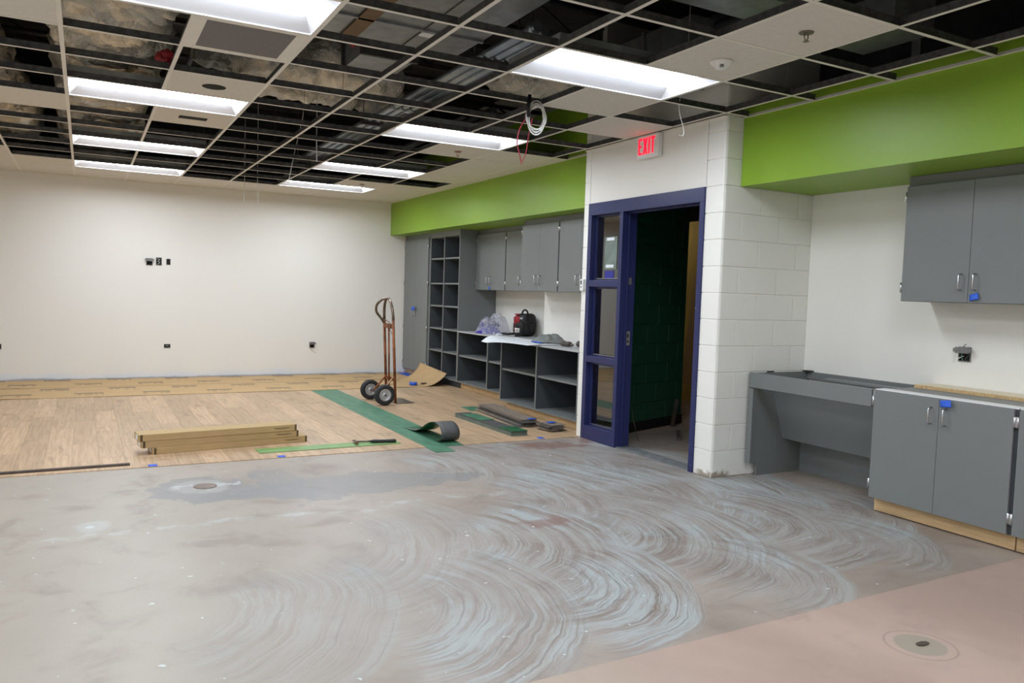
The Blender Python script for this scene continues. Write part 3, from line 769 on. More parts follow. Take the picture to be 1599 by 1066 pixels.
# flat sheet-metal duct with seams and a brown strap
fd = thing('sheet_duct', 'wide flat grey sheet-metal duct with brown strap above the right of the big left light', 'duct', (-2.45, .2, 3.0))
G().box(-2.95, -1.95, -3.2, .63, 3.0, 3.35).build('body', 'galv', fd)
for y in (-2.0, -.9, .2): G().box(-2.955, -1.945, y, y + .03, 2.985, 3.36).build('seam_flange', 'galv', fd)
for x in (-2.72, -2.36): G().box(x, x + .006, -3.2, .62, 2.994, 3.0).build('seam', 'steel', fd)
G().box(-2.78, -2.68, -3.2, .62, 2.985, 2.994).build('strap', 'brown', fd)
G().box(-2.35, -2.2, .25, .33, 2.99, 3.0).build('tag', 'white', fd)
sd = thing('sheet_duct', 'small grey sheet-metal plenum box hanging past the flat duct end', 'duct', (-2.35, 1.0, 2.98))
G().box(-2.55, -2.17, .84, 1.28, 2.98, 3.25).build('body', 'galv', sd); G().box(-2.37, -2.35, 1.06, 1.065, 3.25, 4.0995).build('hanger_strap', 'galv', sd); [G().box(-2.57, -2.15, a, a + .03, 2.965, 3.27).build('flange', 'steel', sd) for a in (.82, 1.27)]
sd = thing('sheet_duct', 'grey sheet-metal trunk duct above the entry wall and exit sign', 'duct', (-.3, .25, 3.0))
G().box(-.60, -.03, -.25, .80, 3.0, 3.3).build('body', 'galv', sd); G().box(-.615, -.015, .25, .28, 2.985, 3.315).build('flange', 'galv', sd)
sd = thing('sheet_duct', 'dull grey sheet-metal duct offcut over the sprinkler tile edge', 'duct', (0, -1.3, 2.95))
G().box(-.2, .12, -1.5, -1.06, 2.95, 3.15).build('body', 'galv', sd); G().box(-.22, .14, -1.52, -1.49, 2.945, 3.17).build('flange', 'galv', sd)
sd = thing('sheet_duct', 'grey sheet-metal duct reflecting a red glow above the right grid', 'duct', (-.9, -.9, 3.2))
G().box(-1.3, -.5, -1.5, -.75, 3.12, 3.4).build('body', 'galv', sd); G().box(-1.32, -.48, -1.12, -1.09, 3.10, 3.42).build('flange', 'galv', sd)
for i in range(4):
    x = -1.72 + i * .085
    t = thing('conduit', ['leftmost of the four', 'second from the left of the four', 'third from the left of the four', 'rightmost of the four'][i] + ' zinc conduits above the grid', 'conduit', (x, 0, 3.05), group='zinc conduits above the grid')
    G().tube([(x, -.1 + .05 * i, 3.05), (x, 2.5, 3.05), (x, 5.4, 3.05), (x, 7.655, 3.05)], .034, 10).build('pipe', 'conduit', t)
    for y in (-.08 + .05 * i, 2.45, 5.2): G().tube([(x, y, 3.05), (x, y + .06, 3.05)], .040, 10).build('coupling', 'conduit', t)
for i, (y, lab) in enumerate(((.6, 'steel strut channel carrying the near end of the conduits'), (3.1, 'steel strut channel carrying the middle of the conduits'), (5.8, 'steel strut channel carrying the far end of the conduits'))):
    t = thing('strut_hanger', lab, 'hanger', (-1.6, y, 3.1))
    G().box(-1.85, -1.33, y - .02, y + .02, 2.975, 3.013).build('channel', 'steel', t)
    for x in (-1.82, -1.36): G().tube([(x, y, 3.013), (x, y, 4.1)], .005, 6).build('rod', 'steel', t)
def pipe(label, pts, r, mat='sheath', cat='pipe', name='pipe'): return G().tube(pts, r, 10).build(name, mat, label=label, cat=cat, group='pipes above the grid')
pipe('dark sprinkler main crossing above the grid behind the big right light', [(-7.38, 1.0, 3.68), (.95, 1.0, 3.68)], .035)
pipe('dark pipe running to the back wall above the left light row', [(-3.3, -3.5, 3.58), (-3.3, 7.655, 3.58)], .03)
pipe('thin grey pipe running to the back wall beside the green soffit', [(-.40, -3.5, 3.25), (-.40, -.28, 3.25)], .03)
pipe('long dark pipe running to the back wall right of the conduits', [(-.75, 2.4, 3.12), (-.75, 7.655, 3.12)], .04)
pipe('dark pipe crossing above the far light rows', [(-7.38, 4.4, 3.69), (.95, 4.4, 3.69)], .025)
G().rbox((-3.755, 1.27, 2.835), (.055, .12, .046), 2.4, 10, dis=.5, dsc=22, seed=3).build('red_rag', 'red', label='red cloth scrap tucked under the foil duct at the left', cat='rag', loc=(-3.755, 1.27, 2.79))
G().rbox((-2.62, .835, 3.03), (.022, .022, .03), 2.4, 6).tube([(-2.62, .835, 3.03), (-2.56, .86, 3.05)], .02, 8).build('red_valve', 'red', label='small red fitting beside the flat sheet-metal duct', cat='valve')
# hanger wires of the grid
for (c, r) in ((3, 4), (3, 6), (3, 8), (3, 11), (2, 7), (2, 9), (5, 10), (5, 12), (2, 11)):
    x, y = gx(c), gy(r) + .3
    G().tube([(x, y, H + .0445), (x + .03, y + .03, 3.4), (x + .05, y + .02, 4.099)], .0022, 5).build('hanger_wire', 'steel', label='thin dark wire holding up the ceiling grid', cat='wire', group='grid hanger wires', loc=(x, y, H + .0445))

for x, y, lab in ((.40, -2.05, 'grey steel stud above the right soffit nearest the picture corner'), (.34, -1.30, 'grey steel stud above the right soffit beside the duct offcut')):
    G().prism([(x, y), (x + .035, y), (x + .035, y + .004), (x + .004, y + .004), (x + .004, y + .056), (x + .035, y + .056), (x + .035, y + .06), (x, y + .06)], 'z', 2.8305, 4.099).build('steel_stud', 'galv', label=lab, cat='stud', group='studs above the soffit', loc=(x, y, 2.8305))

# ================================================================== CABINETS
def handle(g, x, y, zc, h=.1):
    g.tube([(x, y, zc - h / 2), (x - .026, y, zc - h / 2), (x - .032, y, zc - h / 2 + .008), (x - .032, y, zc + h / 2 - .008), (x - .026, y, zc + h / 2), (x, y, zc + h / 2)], .0045, 8)
    return g
def hinge(x, y, z): return G().tube([(x - .004, y, z - .033), (x - .004, y, z + .033)], .006, 8).box(x - .003, x + .004, y - .010, y + .010, z - .030, z + .030)
def door(t, xf, y_far, y_near, z0, z1, hinge_far, hz, lock=False, hinges=True, hl=.1):
    d = G().box(xf, xf + .019, y_near, y_far, z0, z1).build('door', 'grey', t, bevel=.0015)
    hy = (y_near + .045) if hinge_far else (y_far - .045)
    handle(G(), xf, hy, hz, hl).build('handle', 'chrome', d)
    hh = (y_far + .004) if hinge_far else (y_near - .004)
    if hinges:
        for z in ([z0 + .09, z1 - .07] if z1 - z0 < 1.2 else [z0 + .12, (z0 * 2 + z1) / 3, (z0 + 2 * z1) / 3, z1 - .12]): hinge(xf + .004, hh, z).build('hinge', 'chrome', d)
    if lock:
        ly = (y_near + .025) if hinge_far else (y_far - .025)
        lz = hz - .09 if hz > 1 else hz + .085
        G().lathe([(.009, -.004), (.009, .001), (.004, .001), (.004, .003)], (xf - .001, ly, lz), 'x', 10).build('lock', 'chrome', d)
    return d
def upper(label, xf, xb, y_far, y_near, top_filler=True, ndoors=2, lockdoor=1):
    t = thing('upper_cabinet', label, 'cabinet', (xf, (y_far + y_near) / 2, 1.40), group='grey upper cabinets')
    xb -= .004
    G().box(xf + .021, xb, y_near + .0004, y_far - .0004, 1.40, 2.17).build('body', 'grey', t, bevel=.001)
    G().box(xf + .035, xb, y_near + .0004, y_far - .0004, 2.171, 2.233).build('top_filler', 'grey', t)
    ym = (y_far + y_near) / 2
    door(t, xf, y_far - .012, ym + .0012, 1.402, 2.165, True, 1.53)
    door(t, xf, ym - .0012, y_near + .012, 1.402, 2.165, False, 1.53, lock=True)
    return t
upper('two-door grey upper cabinet above the electrical box at the right edge', .62, XR, -1.063, -1.998)
upper('two-door grey upper cabinet beside the tall cubby unit with blue tape on it', .62, XR, 5.517, 4.630)
upper('grey upper cabinet partly hidden behind the deeper cabinets left of the door frame', .62, XR, 4.628, 3.715)
upper('two-door grey upper cabinet standing proud in the middle of the left run', .33, .68, 3.695, 2.855)
upper('grey upper cabinet closest to the thermostat and the door frame', .33, .68, 2.853, 1.975)

def base_cab(label, y_far, y_near):
    t = thing('base_cabinet', label, 'cabinet', (.33, (y_far + y_near) / 2, 0), group='grey base cabinets on the right')
    b = G().box(.351, XR - .002, y_near, y_far, .10, .12).box(.351, XR - .002, y_near, y_near + .018, .12, .813).box(.351, XR - .002, y_far - .018, y_far, .12, .813).box(XR - .02, XR - .002, y_near + .018, y_far - .018, .12, .813).box(.351, .37, y_near + .018, y_far - .018, .12, .795)
    b.build('body', 'greydark', t)
    G().box(.351, .45, y_near, y_far, .8135, .820).build('top_rail', 'white', t)
    G().box(.45, .74, y_near, y_far, .8135, .8165).build('top_rail', 'grey', t)
    ym = (y_far + y_near) / 2
    door(t, .33, y_far - .006, ym + .0012, .104, .812, True, .705); door(t, .33, ym - .0012, y_near + .014, .104, .812, False, .705, lock=True)
    G().box(.405, .425, y_near, y_far, .006, .0995).build('toe_kick', 'toewood', t)
    G().box(.425, XR - .002, y_near, y_near + .02, 0, .0995).box(.425, XR - .002, y_far - .02, y_far, 0, .0995).build('plinth', 'greydark', t)
    return t
base_cab('two-door grey base cabinet with blue tape on its lock', -1.126, -2.032)
base_cab('grey base cabinet cut off by the right edge of the picture', -2.040, -2.95)
# knee-space sink base
t = thing('sink_base', 'open grey accessible sink base with sloping knee panel next to the block wall', 'cabinet', (.33, -.57, 0))
G().prism([(.345, .10), (.345, .813), (XR - .004, .813), (XR - .004, 0), (.42, 0), (.42, .10)], 'y', -.062, -.042).build('end_panel', 'grey', t)
G().box(.33, .3445, -.074, -.030, .105, .69).build('stile', 'grey', t)
G().box(.33, .3485, -1.113, -.030, .70, .815).build('apron', 'grey', t, bevel=.001)
G().prism([(.545, .69), (.560, .69), (.702, .29), (.692, .28)], 'y', -1.122, -.063).build('knee_panel', 'grey', t)
G().box(.90, .916, -1.115, -.063, 0, .46).build('back_panel', 'grey', t)
G().box(.90, .916, -1.122, -.063, .47, .69).build('back_panel', 'greydark', t)
G().box(.935, XR - .004, -1.0, -.063, .755, .812).build('back_rail', 'grey', t)
G().box(.50, .56, -.062, -.042, .8135, .822).build('cleat', 'base', t); G().box(.90, XR - .004, -.11, -.042, .8135, .822).build('cleat', 'base', t)
G().box(.62, .66, -1.122, -.5, .80, .813).build('stretcher', 'grey', t)
G().box(.745, XR - .004, -2.95, -1.13, .8145, .838).box(.7455, XR - .004, -2.9495, -1.1305, .838, .8395, 1).build('particle_board_strip', ['chip', 'chiptop'], label='particle board strip lying on the back of the right base cabinets', cat='board')

# open shelving
def open_base(name, label, xf, xb, ys, toex, toecol='toewood', toey=None):
    t = thing(name, label, 'shelf', (xf, (ys[0] + ys[-1]) / 2, 0), group='open grey base shelves')
    for i, y in enumerate(ys):
        a, b = (y - .02, y) if i == 0 else ((y, y + .02) if i == len(ys) - 1 else (y - .012, y + .012))
        u = G().box(xf + .003, xb - .016, a, b, .118, .800).build('upright', 'greydark', t); G().box(xf, xf + .0029, a, b, .118, .800).build('edge_band', 'grey', u)  # upright sides darkened for interior shade, front edge left in cabinet grey
    for i in range(len(ys) - 1):
        ya = ys[i] - (.0205 if i == 0 else .0125); yb = ys[i + 1] + (.0205 if i == len(ys) - 2 else .0125)
        G().box(xf + .015, xb - .016, yb, ya, .462, .484).build('shelf_board', 'grey', t)
    G().box(xf, xb, ys[-1], ys[0], .100, .118).build('bottom_board', 'grey', t)
    G().box(xb - .015, xb, ys[-1], ys[0], .118, .800).build('back_board', 'greydark', t)  # back coloured darker as shade inside the bays
    G().box(xf - .006, xb, ys[-1], ys[0], .800, .818).build('top_board', 'laminate', t)
    ty = toey or (ys[-1], ys[0])
    G().box(toex, toex + .02, ty[0], ty[1], .006, .0995).build('toe_kick', toecol, t)
    G().box(toex + .02, xb - .01, ty[1] - .03, ty[1] - .01, .005, .0995).box(toex + .02, xb - .01, ty[0], ty[0] + .02, .005, .0995).build('plinth', 'toewood', t)
    return t
open_base('open_shelf', 'open grey base shelf unit standing proud left of the door frame', .10, .675, (3.70, 2.865, 2.03), .165, toey=(2.03, 3.63))
open_base('open_shelf', 'open grey base shelf unit joined to the tall cubby unit', .37, .955, (5.515, 4.585, 3.72), .44)
# tall cubbies
t = thing('cubby_unit', 'tall grey cubby unit with twelve open square compartments', 'shelf', (.37, 6.04, 0))
ya, ym, yb = 6.575, 6.06, 5.520
for y0, y1 in ((ya - .02, ya), (ym - .012, ym + .012)): G().box(.3701, .3729, y0, y1, .118, 2.15).build('edge_band', 'grey', G().box(.373, .94, y0, y1, .118, 2.15).build('upright', 'greydark', t))  # cubby uprights carry painted shade behind their lighter front edges
G().box(.3701, .3729, yb, yb + .02, .118, 2.15).build('edge_band', 'grey', G().box(.373, .955, yb, yb + .02, .118, 2.15).build('side_panel', 'grey', t))
G().box(.374, .939, yb + .0201, yb + .021, .12, 2.149).build('side_shade_sheet', 'greydark', t)  # thin dark sheet that paints shade on the panel's inner face
for z in (.471, .80, 1.135, 1.465, 1.83):
    for y0, y1 in ((ym + .0125, ya - .0205), (yb + .0205, ym - .0125)): G().box(.378, .94, y0, y1, z, z + .022).build('shelf_board', 'grey', t)
G().box(.37, .955, yb, ya, .10, .118).build('bottom_board', 'grey', t); G().box(.37, .955, yb, ya, 2.15, 2.234).build('top_board', 'grey', t)
G().box(.94, .955, yb + .02, ya, .118, 2.15).build('back_board', 'greydark', t)  # cubby back in the darker grey, shade put into its colour
G().box(.44, .46, yb, ya, .006, .0995).build('toe_kick', 'greydark', t); G().box(.46, .955, ya - .02, ya, .005, .0995).box(.46, .955, yb, yb + .02, .005, .0995).build('plinth', 'greydark', t)
# tall two-door cabinet in the corner
t = thing('tall_cabinet', 'tall two-door grey storage cabinet in the back corner', 'cabinet', (.355, 7.1, 0))
G().box(.376, .955, 6.60, 7.655, .10, 2.17).build('body', 'grey', t); G().box(.376, .955, 6.60, 7.655, 2.171, 2.234).build('top_filler', 'grey', t)
d = door(t, .355, 7.625, 7.127, .104, 2.165, True, 1.02, hl=.12); d = door(t, .355, 7.123, 6.635, .104, 2.165, False, 1.02, hl=.12)
G().box(.44, .46, 6.60, 7.655, .006, .0995).build('toe_kick', 'toewood', t); G().box(.46, .955, 6.60, 6.62, .005, .0995).box(.46, .955, 7.63, 7.655, .005, .0995).build('plinth', 'greydark', t)

# blue tape flags on the cabinets
def tape(label, pts, th=.0012): 
    c = sum((Vector(p) for p in pts), Vector()) / len(pts)
    g = G(); b = [Vector(p) for p in pts]; 
    g.surf(lambda u, v: (b[0].lerp(b[1], u)).lerp(b[3].lerp(b[2], u), v) + Vector((-.006 * math.sin(3.1 * u) * v, 0, 0)), 4, 4, th)
    return g.build('tape_piece', 'bluetape', label=label, cat='tape', group='blue tape pieces', loc=tuple(c))
tape('blue tape flag on the lock of the right upper cabinet', [(.617, -1.545, 1.45), (.612, -1.60, 1.465), (.606, -1.612, 1.425), (.616, -1.548, 1.412)])
tape('blue tape flag on the lock of the right base cabinet', [(.327, -1.585, .805), (.312, -1.66, .815), (.306, -1.672, .775), (.326, -1.590, .765)])
tape('blue tape flag below the handles of the upper cabinet by the cubbies', [(.617, 5.09, 1.45), (.614, 5.045, 1.45), (.612, 5.05, 1.405), (.617, 5.09, 1.41)])
tape('blue tape flag on the tall corner cabinet handles', [(.318, 7.19, 1.105), (.318, 7.05, 1.105), (.316, 7.06, 1.045), (.318, 7.185, 1.05)])

# ================================================================== WALL AND CEILING FITTINGS
# exit sign
t = thing('exit_sign', 'white exit sign with glowing red letters above the blue door frame', 'exit sign', (0, .89, 2.545))
G().box(-.048, -.0005, .745, 1.035, 2.548, 2.742).build('housing', 'white', t, bevel=.006)
G().box(-.0495, -.048, .775, 1.018, 2.567, 2.728).build('face', 'white', t)
def letter(ch, y, w, z0, z1):
    # y: left edge as read (towards +Y), letters run to -Y
    h = z1 - z0; k = .021; g = G(); xa, xb = -.0515, -.0497
    def bx(u0, u1, v0, v1): g.box(xa, xb, y - u1 * w, y - u0 * w, z0 + v0 * h, z0 + v1 * h)
    kw = k / w; kh = .018 / h
    if ch == 'E': bx(0, kw, 0, 1); bx(kw, 1, 0, kh); bx(kw, .85, .5 - kh / 2, .5 + kh / 2); bx(kw, 1, 1 - kh, 1)
    if ch == 'I': bx(0, 1, 0, 1)
    if ch == 'T': bx(0, 1, 1 - kh, 1); bx(.5 - kw / 2, .5 + kw / 2, 0, 1 - kh)
    if ch == 'X':
        for s in (0, 1):
            p = [(0, 0), (kw * 1.15, 0), (1, 1), (1 - kw * 1.15, 1)]
            if s: p = [(1 - a, b) for a, b in p][::-1]
            g.prism([(y - a * w, z0 + b * h) for a, b in p], 'x', xa, xb)
    g.build('letter', 'exitred', t)
yy = 1.008
for ch, w in (('E', .052), ('X', .064), ('I', .021), ('T', .056)):
    letter(ch, yy, w, 2.580, 2.718); yy -= w + .010
# thermostat
t = thing('thermostat', 'small white wall thermostat on the block pier left of the door frame', 'thermostat', (0, 1.845, 1.47))
G().box(-.028, -.0005, 1.815, 1.872, 1.415, 1.525).build('case', 'white', t, bevel=.004); G().box(-.0295, -.028, 1.838, 1.858, 1.475, 1.512).build('screen', 'base', t)
G().lathe([(.008, -.002), (.008, 0)], (-.028, 1.848, 1.450), 'x', 10).build('button', 'sheath', t)
# notice holder and blue tape on the sidelight
t = thing('notice_holder', 'clear paper holder with white tape strips on the top sidelight pane', 'sign holder', (.06, 1.5, 1.75))
G().box(.0575, .0605, 1.405, 1.60, 1.62, 1.92).build('sheet', 'vgreyg', t)
G().box(.0560, .0574, 1.45, 1.57, 1.885, 1.912).build('tape_strip', 'paper', t); G().box(.0560, .0574, 1.45, 1.57, 1.635, 1.662).build('tape_strip', 'paper', t)
G().box(.0585, .0610, 1.445, 1.585, 1.535, 1.605).build('tape_piece', pm('dark_blue_film', (40, 44, 140), .5), label='dark blue square stuck to the sidelight pane below the notice', cat='tape')
# electrical boxes
def ebox(label, c, axis, w, h, cover=True, wires=()):
    x, y, z = c
    t = thing('electrical_box', label, 'electrical box', c, group='open electrical boxes')
    def bx(g, u0, u1, d0, d1, v0, v1, mi=0):
        if axis == 'y': g.box(x + u0, x + u1, y - d1, y - d0, z + v0, z + v1, mi)
        else: g.box(x - d1, x - d0, y + u0, y + u1, z + v0, z + v1, mi)
        return g
    g = G(); hw, hh = w / 2, h / 2; e = .006
    bx(g, -hw, -hw + e, .0005, .006, -hh, hh); bx(g, hw - e, hw, .0005, .006, -hh, hh); bx(g, -hw + e, hw - e, .0005, .006, -hh, -hh + e); bx(g, -hw + e, hw - e, .0005, .006, hh - e, hh)
    g.build('box_rim', 'box_steel', t)
    bx(G(), -hw + e, hw - e, .0005, .003, -hh + e, hh - e).build('box_hole', 'hole', t)
    if cover:
        bx(bx(G(), -hw * 1.05, hw * 1.05, .02, .045, hh * .15, hh * .95), -hw * 1.4, hw * 1.4, .038, .042, hh * .3, hh * .8).build('receptacle', 'box_steel', t)
    for (m, pts) in wires:
        P = [(x + a, y - b, z + k) if axis == 'y' else (x - b, y + a, z + k) for a, b, k in pts]
        sm = []
        for i in range(len(P) - 1):
            for q in range(4): sm.append(Vector(P[i]).lerp(Vector(P[i + 1]), q / 4))
        sm.append(Vector(P[-1])); 
        for _ in range(2): sm = [sm[0]] + [(sm[i - 1] + sm[i] * 2 + sm[i + 1]) / 4 for i in range(1, len(sm) - 1)] + [sm[-1]]
        G().tube(sm, .0025, 6).build('wire', m, t)
    return t
wr = [('wirew', [(-.03, .01, .0), (-.045, .05, -.03), (-.05, .05, -.075), (-.02, .06, -.10)]), ('sheath', [(.01, .01, -.01), (.02, .05, -.04), (.035, .04, -.05)])]
ebox('open electrical box with loose wires, leftmost of the three upper boxes on the back wall', (-3.425, YB, 1.645), 'y', .085, .10, True, wr)
ebox('white double data box, middle of the three upper boxes on the back wall', (-3.302, YB, 1.655), 'y', .075, .11, False, [('wirew', [(-.02, .005, .035), (.02, .008, .03), (-.02, .008, 0), (.02, .008, -.01), (-.015, .006, -.04)])])
ebox('narrow grey box, rightmost of the three upper boxes on the back wall', (-3.178, YB, 1.655), 'y', .055, .085, False, [('sheath', [(-.015, .004, .02), (.01, .008, 0), (-.01, .006, -.02)])])
ebox('small low box on the back wall below the three upper boxes', (-3.189, YB, .46), 'y', .085, .055, False, [('wirew', [(-.02, .004, .0), (0, .01, .008), (.02, .006, -.005)])])
ebox('low electrical box with a curled wire on the back wall left of the hand truck', (-1.125, YB, .47), 'y', .075, .09, True, [('worn', [(-.02, .01, -.03), (-.01, .05, -.08), (.02, .06, -.11), (.05, .05, -.12)])])
ebox('low electrical box at the left edge of the picture', (-5.215, YB, .46), 'y', .08, .07, False)
ebox('electrical box with splayed wires below the right upper cabinet', (XR, -1.334, 1.058), 'x', .085, .10, True,
     [('wirew', [(-.0, .01, -.01), (.02, .05, -.03), (.045, .05, -.055)]), ('wireg', [(.0, .03, .02), (-.005, .05, -.01), (-.008, .03, -.045)]), ('sheath', [(-.01, .04, .045), (-.02, .05, .06), (-.035, .05, .07)]),
      ('wirew', [(.03, .03, .02), (.045, .05, -.01), (.04, .045, -.04)]), ('sheath', [(-.04, .02, .0), (-.03, .05, -.03), (-.04, .04, -.04)])])
# smoke detector and sprinklers
def tilec(c, r): return (gx(c) + S / 2, gy(r) + S / 2)
x, y = tilec(5, 0)
t = thing('smoke_detector', 'white domed smoke detector on the tile beside the big right light', 'smoke detector', (x, y, H))
G().lathe([(.065, 0), (.065, -.010), (.058, -.018), (.045, -.026), (.034, -.040), (.018, -.046), (.001, -.047)], (x, y, H + .0015), n=28).build('case', 'white', t)
G().lathe([(.012, -.03), (.012, -.042), (.001, -.043)], (x - .022, y - .028, H + .003), n=10).build('sensor', 'box_steel', t)
def sprinkler(c, r, label, mat):
    x, y = tilec(c, r)
    t = thing('sprinkler_head', label, 'sprinkler', (x, y, H), group='sprinkler heads')
    G().lathe([(.038, 0), (.036, -.005), (.016, -.008), (.012, -.010)], (x, y, H + .0015), n=20).build('escutcheon', mat, t)
    G().tube([(x - .012, y, H - .006), (x - .014, y, H - .025), (x, y, H - .043)], .003, 6).tube([(x + .012, y, H - .006), (x + .014, y, H - .025), (x, y, H - .043)], .003, 6).build('yoke', mat, t)
    G().lathe([(.016, 0), (.016, -.002)], (x, y, H - .043), n=14).build('deflector', mat, t)
sprinkler(5, -1, 'chrome pendant sprinkler head on the tile closest to the camera', 'bronze')
sprinkler(5, 6, 'reddish sprinkler head on the tile behind the second right-hand light', 'brick_red')
sprinkler(5, 11, 'tiny reddish sprinkler head beside the last right-hand light', 'brick_red')
# coiled cable
t = thing('cable_coil', 'coil of white cable hanging from the grid with two red leads', 'cable', (-1.40, .62, 2.62))
base = Vector((-1.345, .53, 2.665))
for i in range(9):
    P = []; a = .050 + .035 * random.random(); b = .085 + .045 * random.random(); tw = .6 * random.random(); ph = random.random() * 2
    for q in range(25):
        w = 2 * math.pi * q / 24
        P.append(base + Vector((a * math.cos(w) + .10 * tw * math.sin(w) * .3, .03 * math.sin(w * 1.0 + ph) * tw * 2 - .02 * math.cos(w), b * math.sin(w) - .02)))
    G().tube(P, .0045, 6).build('loop', 'wirew', t)
G().tube([base + Vector((-.07, -.02, .13)), base + Vector((-.075, -.01, .03)), base + Vector((-.06, 0, -.02))], .014, 8).build('clip', 'black', t)
for pts in ([(-.06, 0, .0), (-.105, .06, -.10), (-.09, .12, -.20), (.0, .22, -.27), (.05, .30, -.29)], [(-.02, .02, -.02), (-.015, .08, -.14), (.03, .18, -.22), (.05, .24, -.26), (.05, .30, -.31)]):
    P = [base + Vector(p) for p in pts]; sm = []
    for i in range(len(P) - 1):
        for q in range(5): sm.append(P[i].lerp(P[i + 1], q / 5))
    sm.append(P[-1])
    for _ in range(3): sm = [sm[0]] + [(sm[i - 1] + sm[i] * 2 + sm[i + 1]) / 4 for i in range(1, len(sm) - 1)] + [sm[-1]]
    G().tube(sm, .0042, 6).build('red_lead', 'wirer', t)
def wire(label, pts, r=.0035, mat='wirew'):
    P = [Vector(p) for p in pts]; sm = []
    for i in range(len(P) - 1):
        for q in range(4): sm.append(P[i].lerp(P[i + 1], q / 4))
    sm.append(P[-1])
    for _ in range(2): sm = [sm[0]] + [(sm[i - 1] + sm[i] * 2 + sm[i + 1]) / 4 for i in range(1, len(sm) - 1)] + [sm[-1]]
    return G().tube(sm, r, 6).build('hanging_wire', mat, label=label, cat='wire', group='loose wires from the ceiling')
wire('short white wire hanging in front of the back wall, leftmost of the hanging wires', [(-2.377, 6.35, 4.099), (-2.377, 6.35, 3.2), (-2.377, 6.35, 2.75), (-2.385, 6.35, 2.45)])
wire('white wire hanging in front of the back wall, second from the left', [(-2.261, 6.10, 4.099), (-2.261, 6.10, 3.2), (-2.261, 6.10, 2.75), (-2.25, 6.10, 2.40)])
wire('slightly bent white wire hanging left of the last right-hand light', [(-2.10, 4.3, 4.099), (-2.10, 4.3, 3.3), (-2.20, 4.32, 2.85), (-2.26, 4.34, 2.5)])
wire('tall white wire hanging across the third right-hand light', [(-2.298, 3.02, 4.099), (-2.298, 3.02, 3.3), (-2.298, 3.02, 2.8), (-2.29, 3.03, 2.55)])
wire('thin white wire with a hooked end hanging by the exit sign', [(-.66, -.30, 4.099), (-.66, -.30, 2.95), (-.50, -.03, 2.75), (-.48, -.03, 2.67), (-.455, -.04, 2.60), (-.445, -.04, 2.55), (-.46, -.04, 2.53), (-.49, -.04, 2.535)], .002)

# ================================================================== ON THE SHELVES
def blob_sheet(label, name, cat, c, rx, ry, h, mat, seed, z0, rz=0.0, group=None):
    def fn(u, v):
        a = 2 * math.pi * u; r = v
        p = Vector((math.cos(a) * r, math.sin(a) * r, 0))
        nz = noise.noise(p * 2.6 + Vector((seed, 0, 0))); z = (max(0, 1 - r ** 2.2)) * h * (1 + .45 * nz) + abs(noise.noise(p * 7 + Vector((0, seed, 0)))) * h * .35 * (1 - r)
        x = p.x * rx * (1 + .15 * nz); y = p.y * ry * (1 + .15 * nz)
        return Vector((c[0] + x * math.cos(rz) - y * math.sin(rz), c[1] + x * math.sin(rz) + y * math.cos(rz), z0 + z))
    return fn
# plastic bag
t = thing('plastic_bag', 'crumpled clear plastic bag with purple print beside the cubby unit', 'bag', (.72, 4.93, .818))
fn = blob_sheet('', '', '', (.66, 4.98), .24, .24, .23, 'film', 2.0, .8185)
G().surf(lambda u, v: fn(1 - u, 1 - v), 44, 16).build('film', 'film', t)
fn2 = blob_sheet('', '', '', (.60, 5.0), .19, .19, .085, 'purple', 5.0, .8183, .3)
G().surf(lambda u, v: fn2(1 - u, 1 - v), 32, 10).build('contents', 'purple', t)
band = blob_sheet('', '', '', (.665, 4.965), .237, .237, .225, 'film', 2.0, .8188)
g = G()
for i in range(13):
    u0 = .50 + i * .03
    g.surf(lambda u, v, u0=u0: band(1 - (u0 + u * .02), 1 - (.18 + v * .13)) + Vector((-.004, -.004, .004)), 3, 3)
g.build('print', 'purple', t)
# backpack
t = thing('backpack', 'black and red tool backpack with a carry loop standing on the shelf top', 'backpack', (.80, 4.36, .8195), rz=R(20)); t.scale = (.9, .88, .94)
def bp_(g, name, mat): return g.build(name, mat, t, world=False)
bp_(G().rbox((0, 0, .155), (.13, .12, .155), 4.5, 14, dis=.06, dsc=9, seed=1), 'body', 'bagblack')
bp_(G().rbox((-.125, -.02, .10), (.045, .075, .095), 4.5, 10, dis=.08, seed=3), 'front_pocket', 'bagblack')
bp_(G().rbox((-.03, .125, .11), (.07, .045, .09), 4.0, 10, dis=.1, seed=4), 'side_pocket', 'maroon')
bp_(G().rbox((-.088, .055, .215), (.058, .072, .065), 3.5, 10, dis=.12, seed=6), 'red_panel', 'red')
bp_(G().rbox((-.10, .07, .295), (.03, .04, .012), 3.5, 8), 'red_panel', 'red')
bp_(G().tube([(-.02, .055 * math.cos(a * math.pi / 10), .30 + .06 * math.sin(a * math.pi / 10)) for a in range(11)], .013, 8), 'carry_loop', 'bagblack')
bp_(G().box(-.136, -.131, -.045, -.005, .235, .255).tube([(-.136, -.06, .262), (-.137, -.05, .228)], .005, 6), 'emblem', 'laminate')
bp_(G().tube([(-.12, .10, .03), (-.16, .20, .02), (-.18, .26, .024), (-.17, .30, .02)], .016, 8), 'strap', 'bagblack')
bp_(G().rbox((.0, -.118, .12), (.05, .03, .06), 4.0, 8), 'side_pocket', 'bagblack')
t = thing('bottle', 'small dark bottle with a white and red label in front of the backpack', 'bottle', (.60, 4.22, .818))
G().lathe([(.030, 0), (.032, .004), (.032, .10), (.024, .115), (.014, .12), (.014, .135), (.001, .136)], (.60, 4.22, .8185), n=20).build('body', 'black', t)
G().lathe([(.0325, .055), (.0325, .112)], (.60, 4.22, .8185), n=20).build('paper_label', 'white', t)
g = G()
for a0 in (2.9, 3.9): g.surf(lambda u, v: (.60 + .0332 * math.cos(a0 + u * .35), 4.22 + .0332 * math.sin(a0 + u * .35), .8185 + .072 + v * .03), 4, 1)
g.build('red_mark', 'red', t)
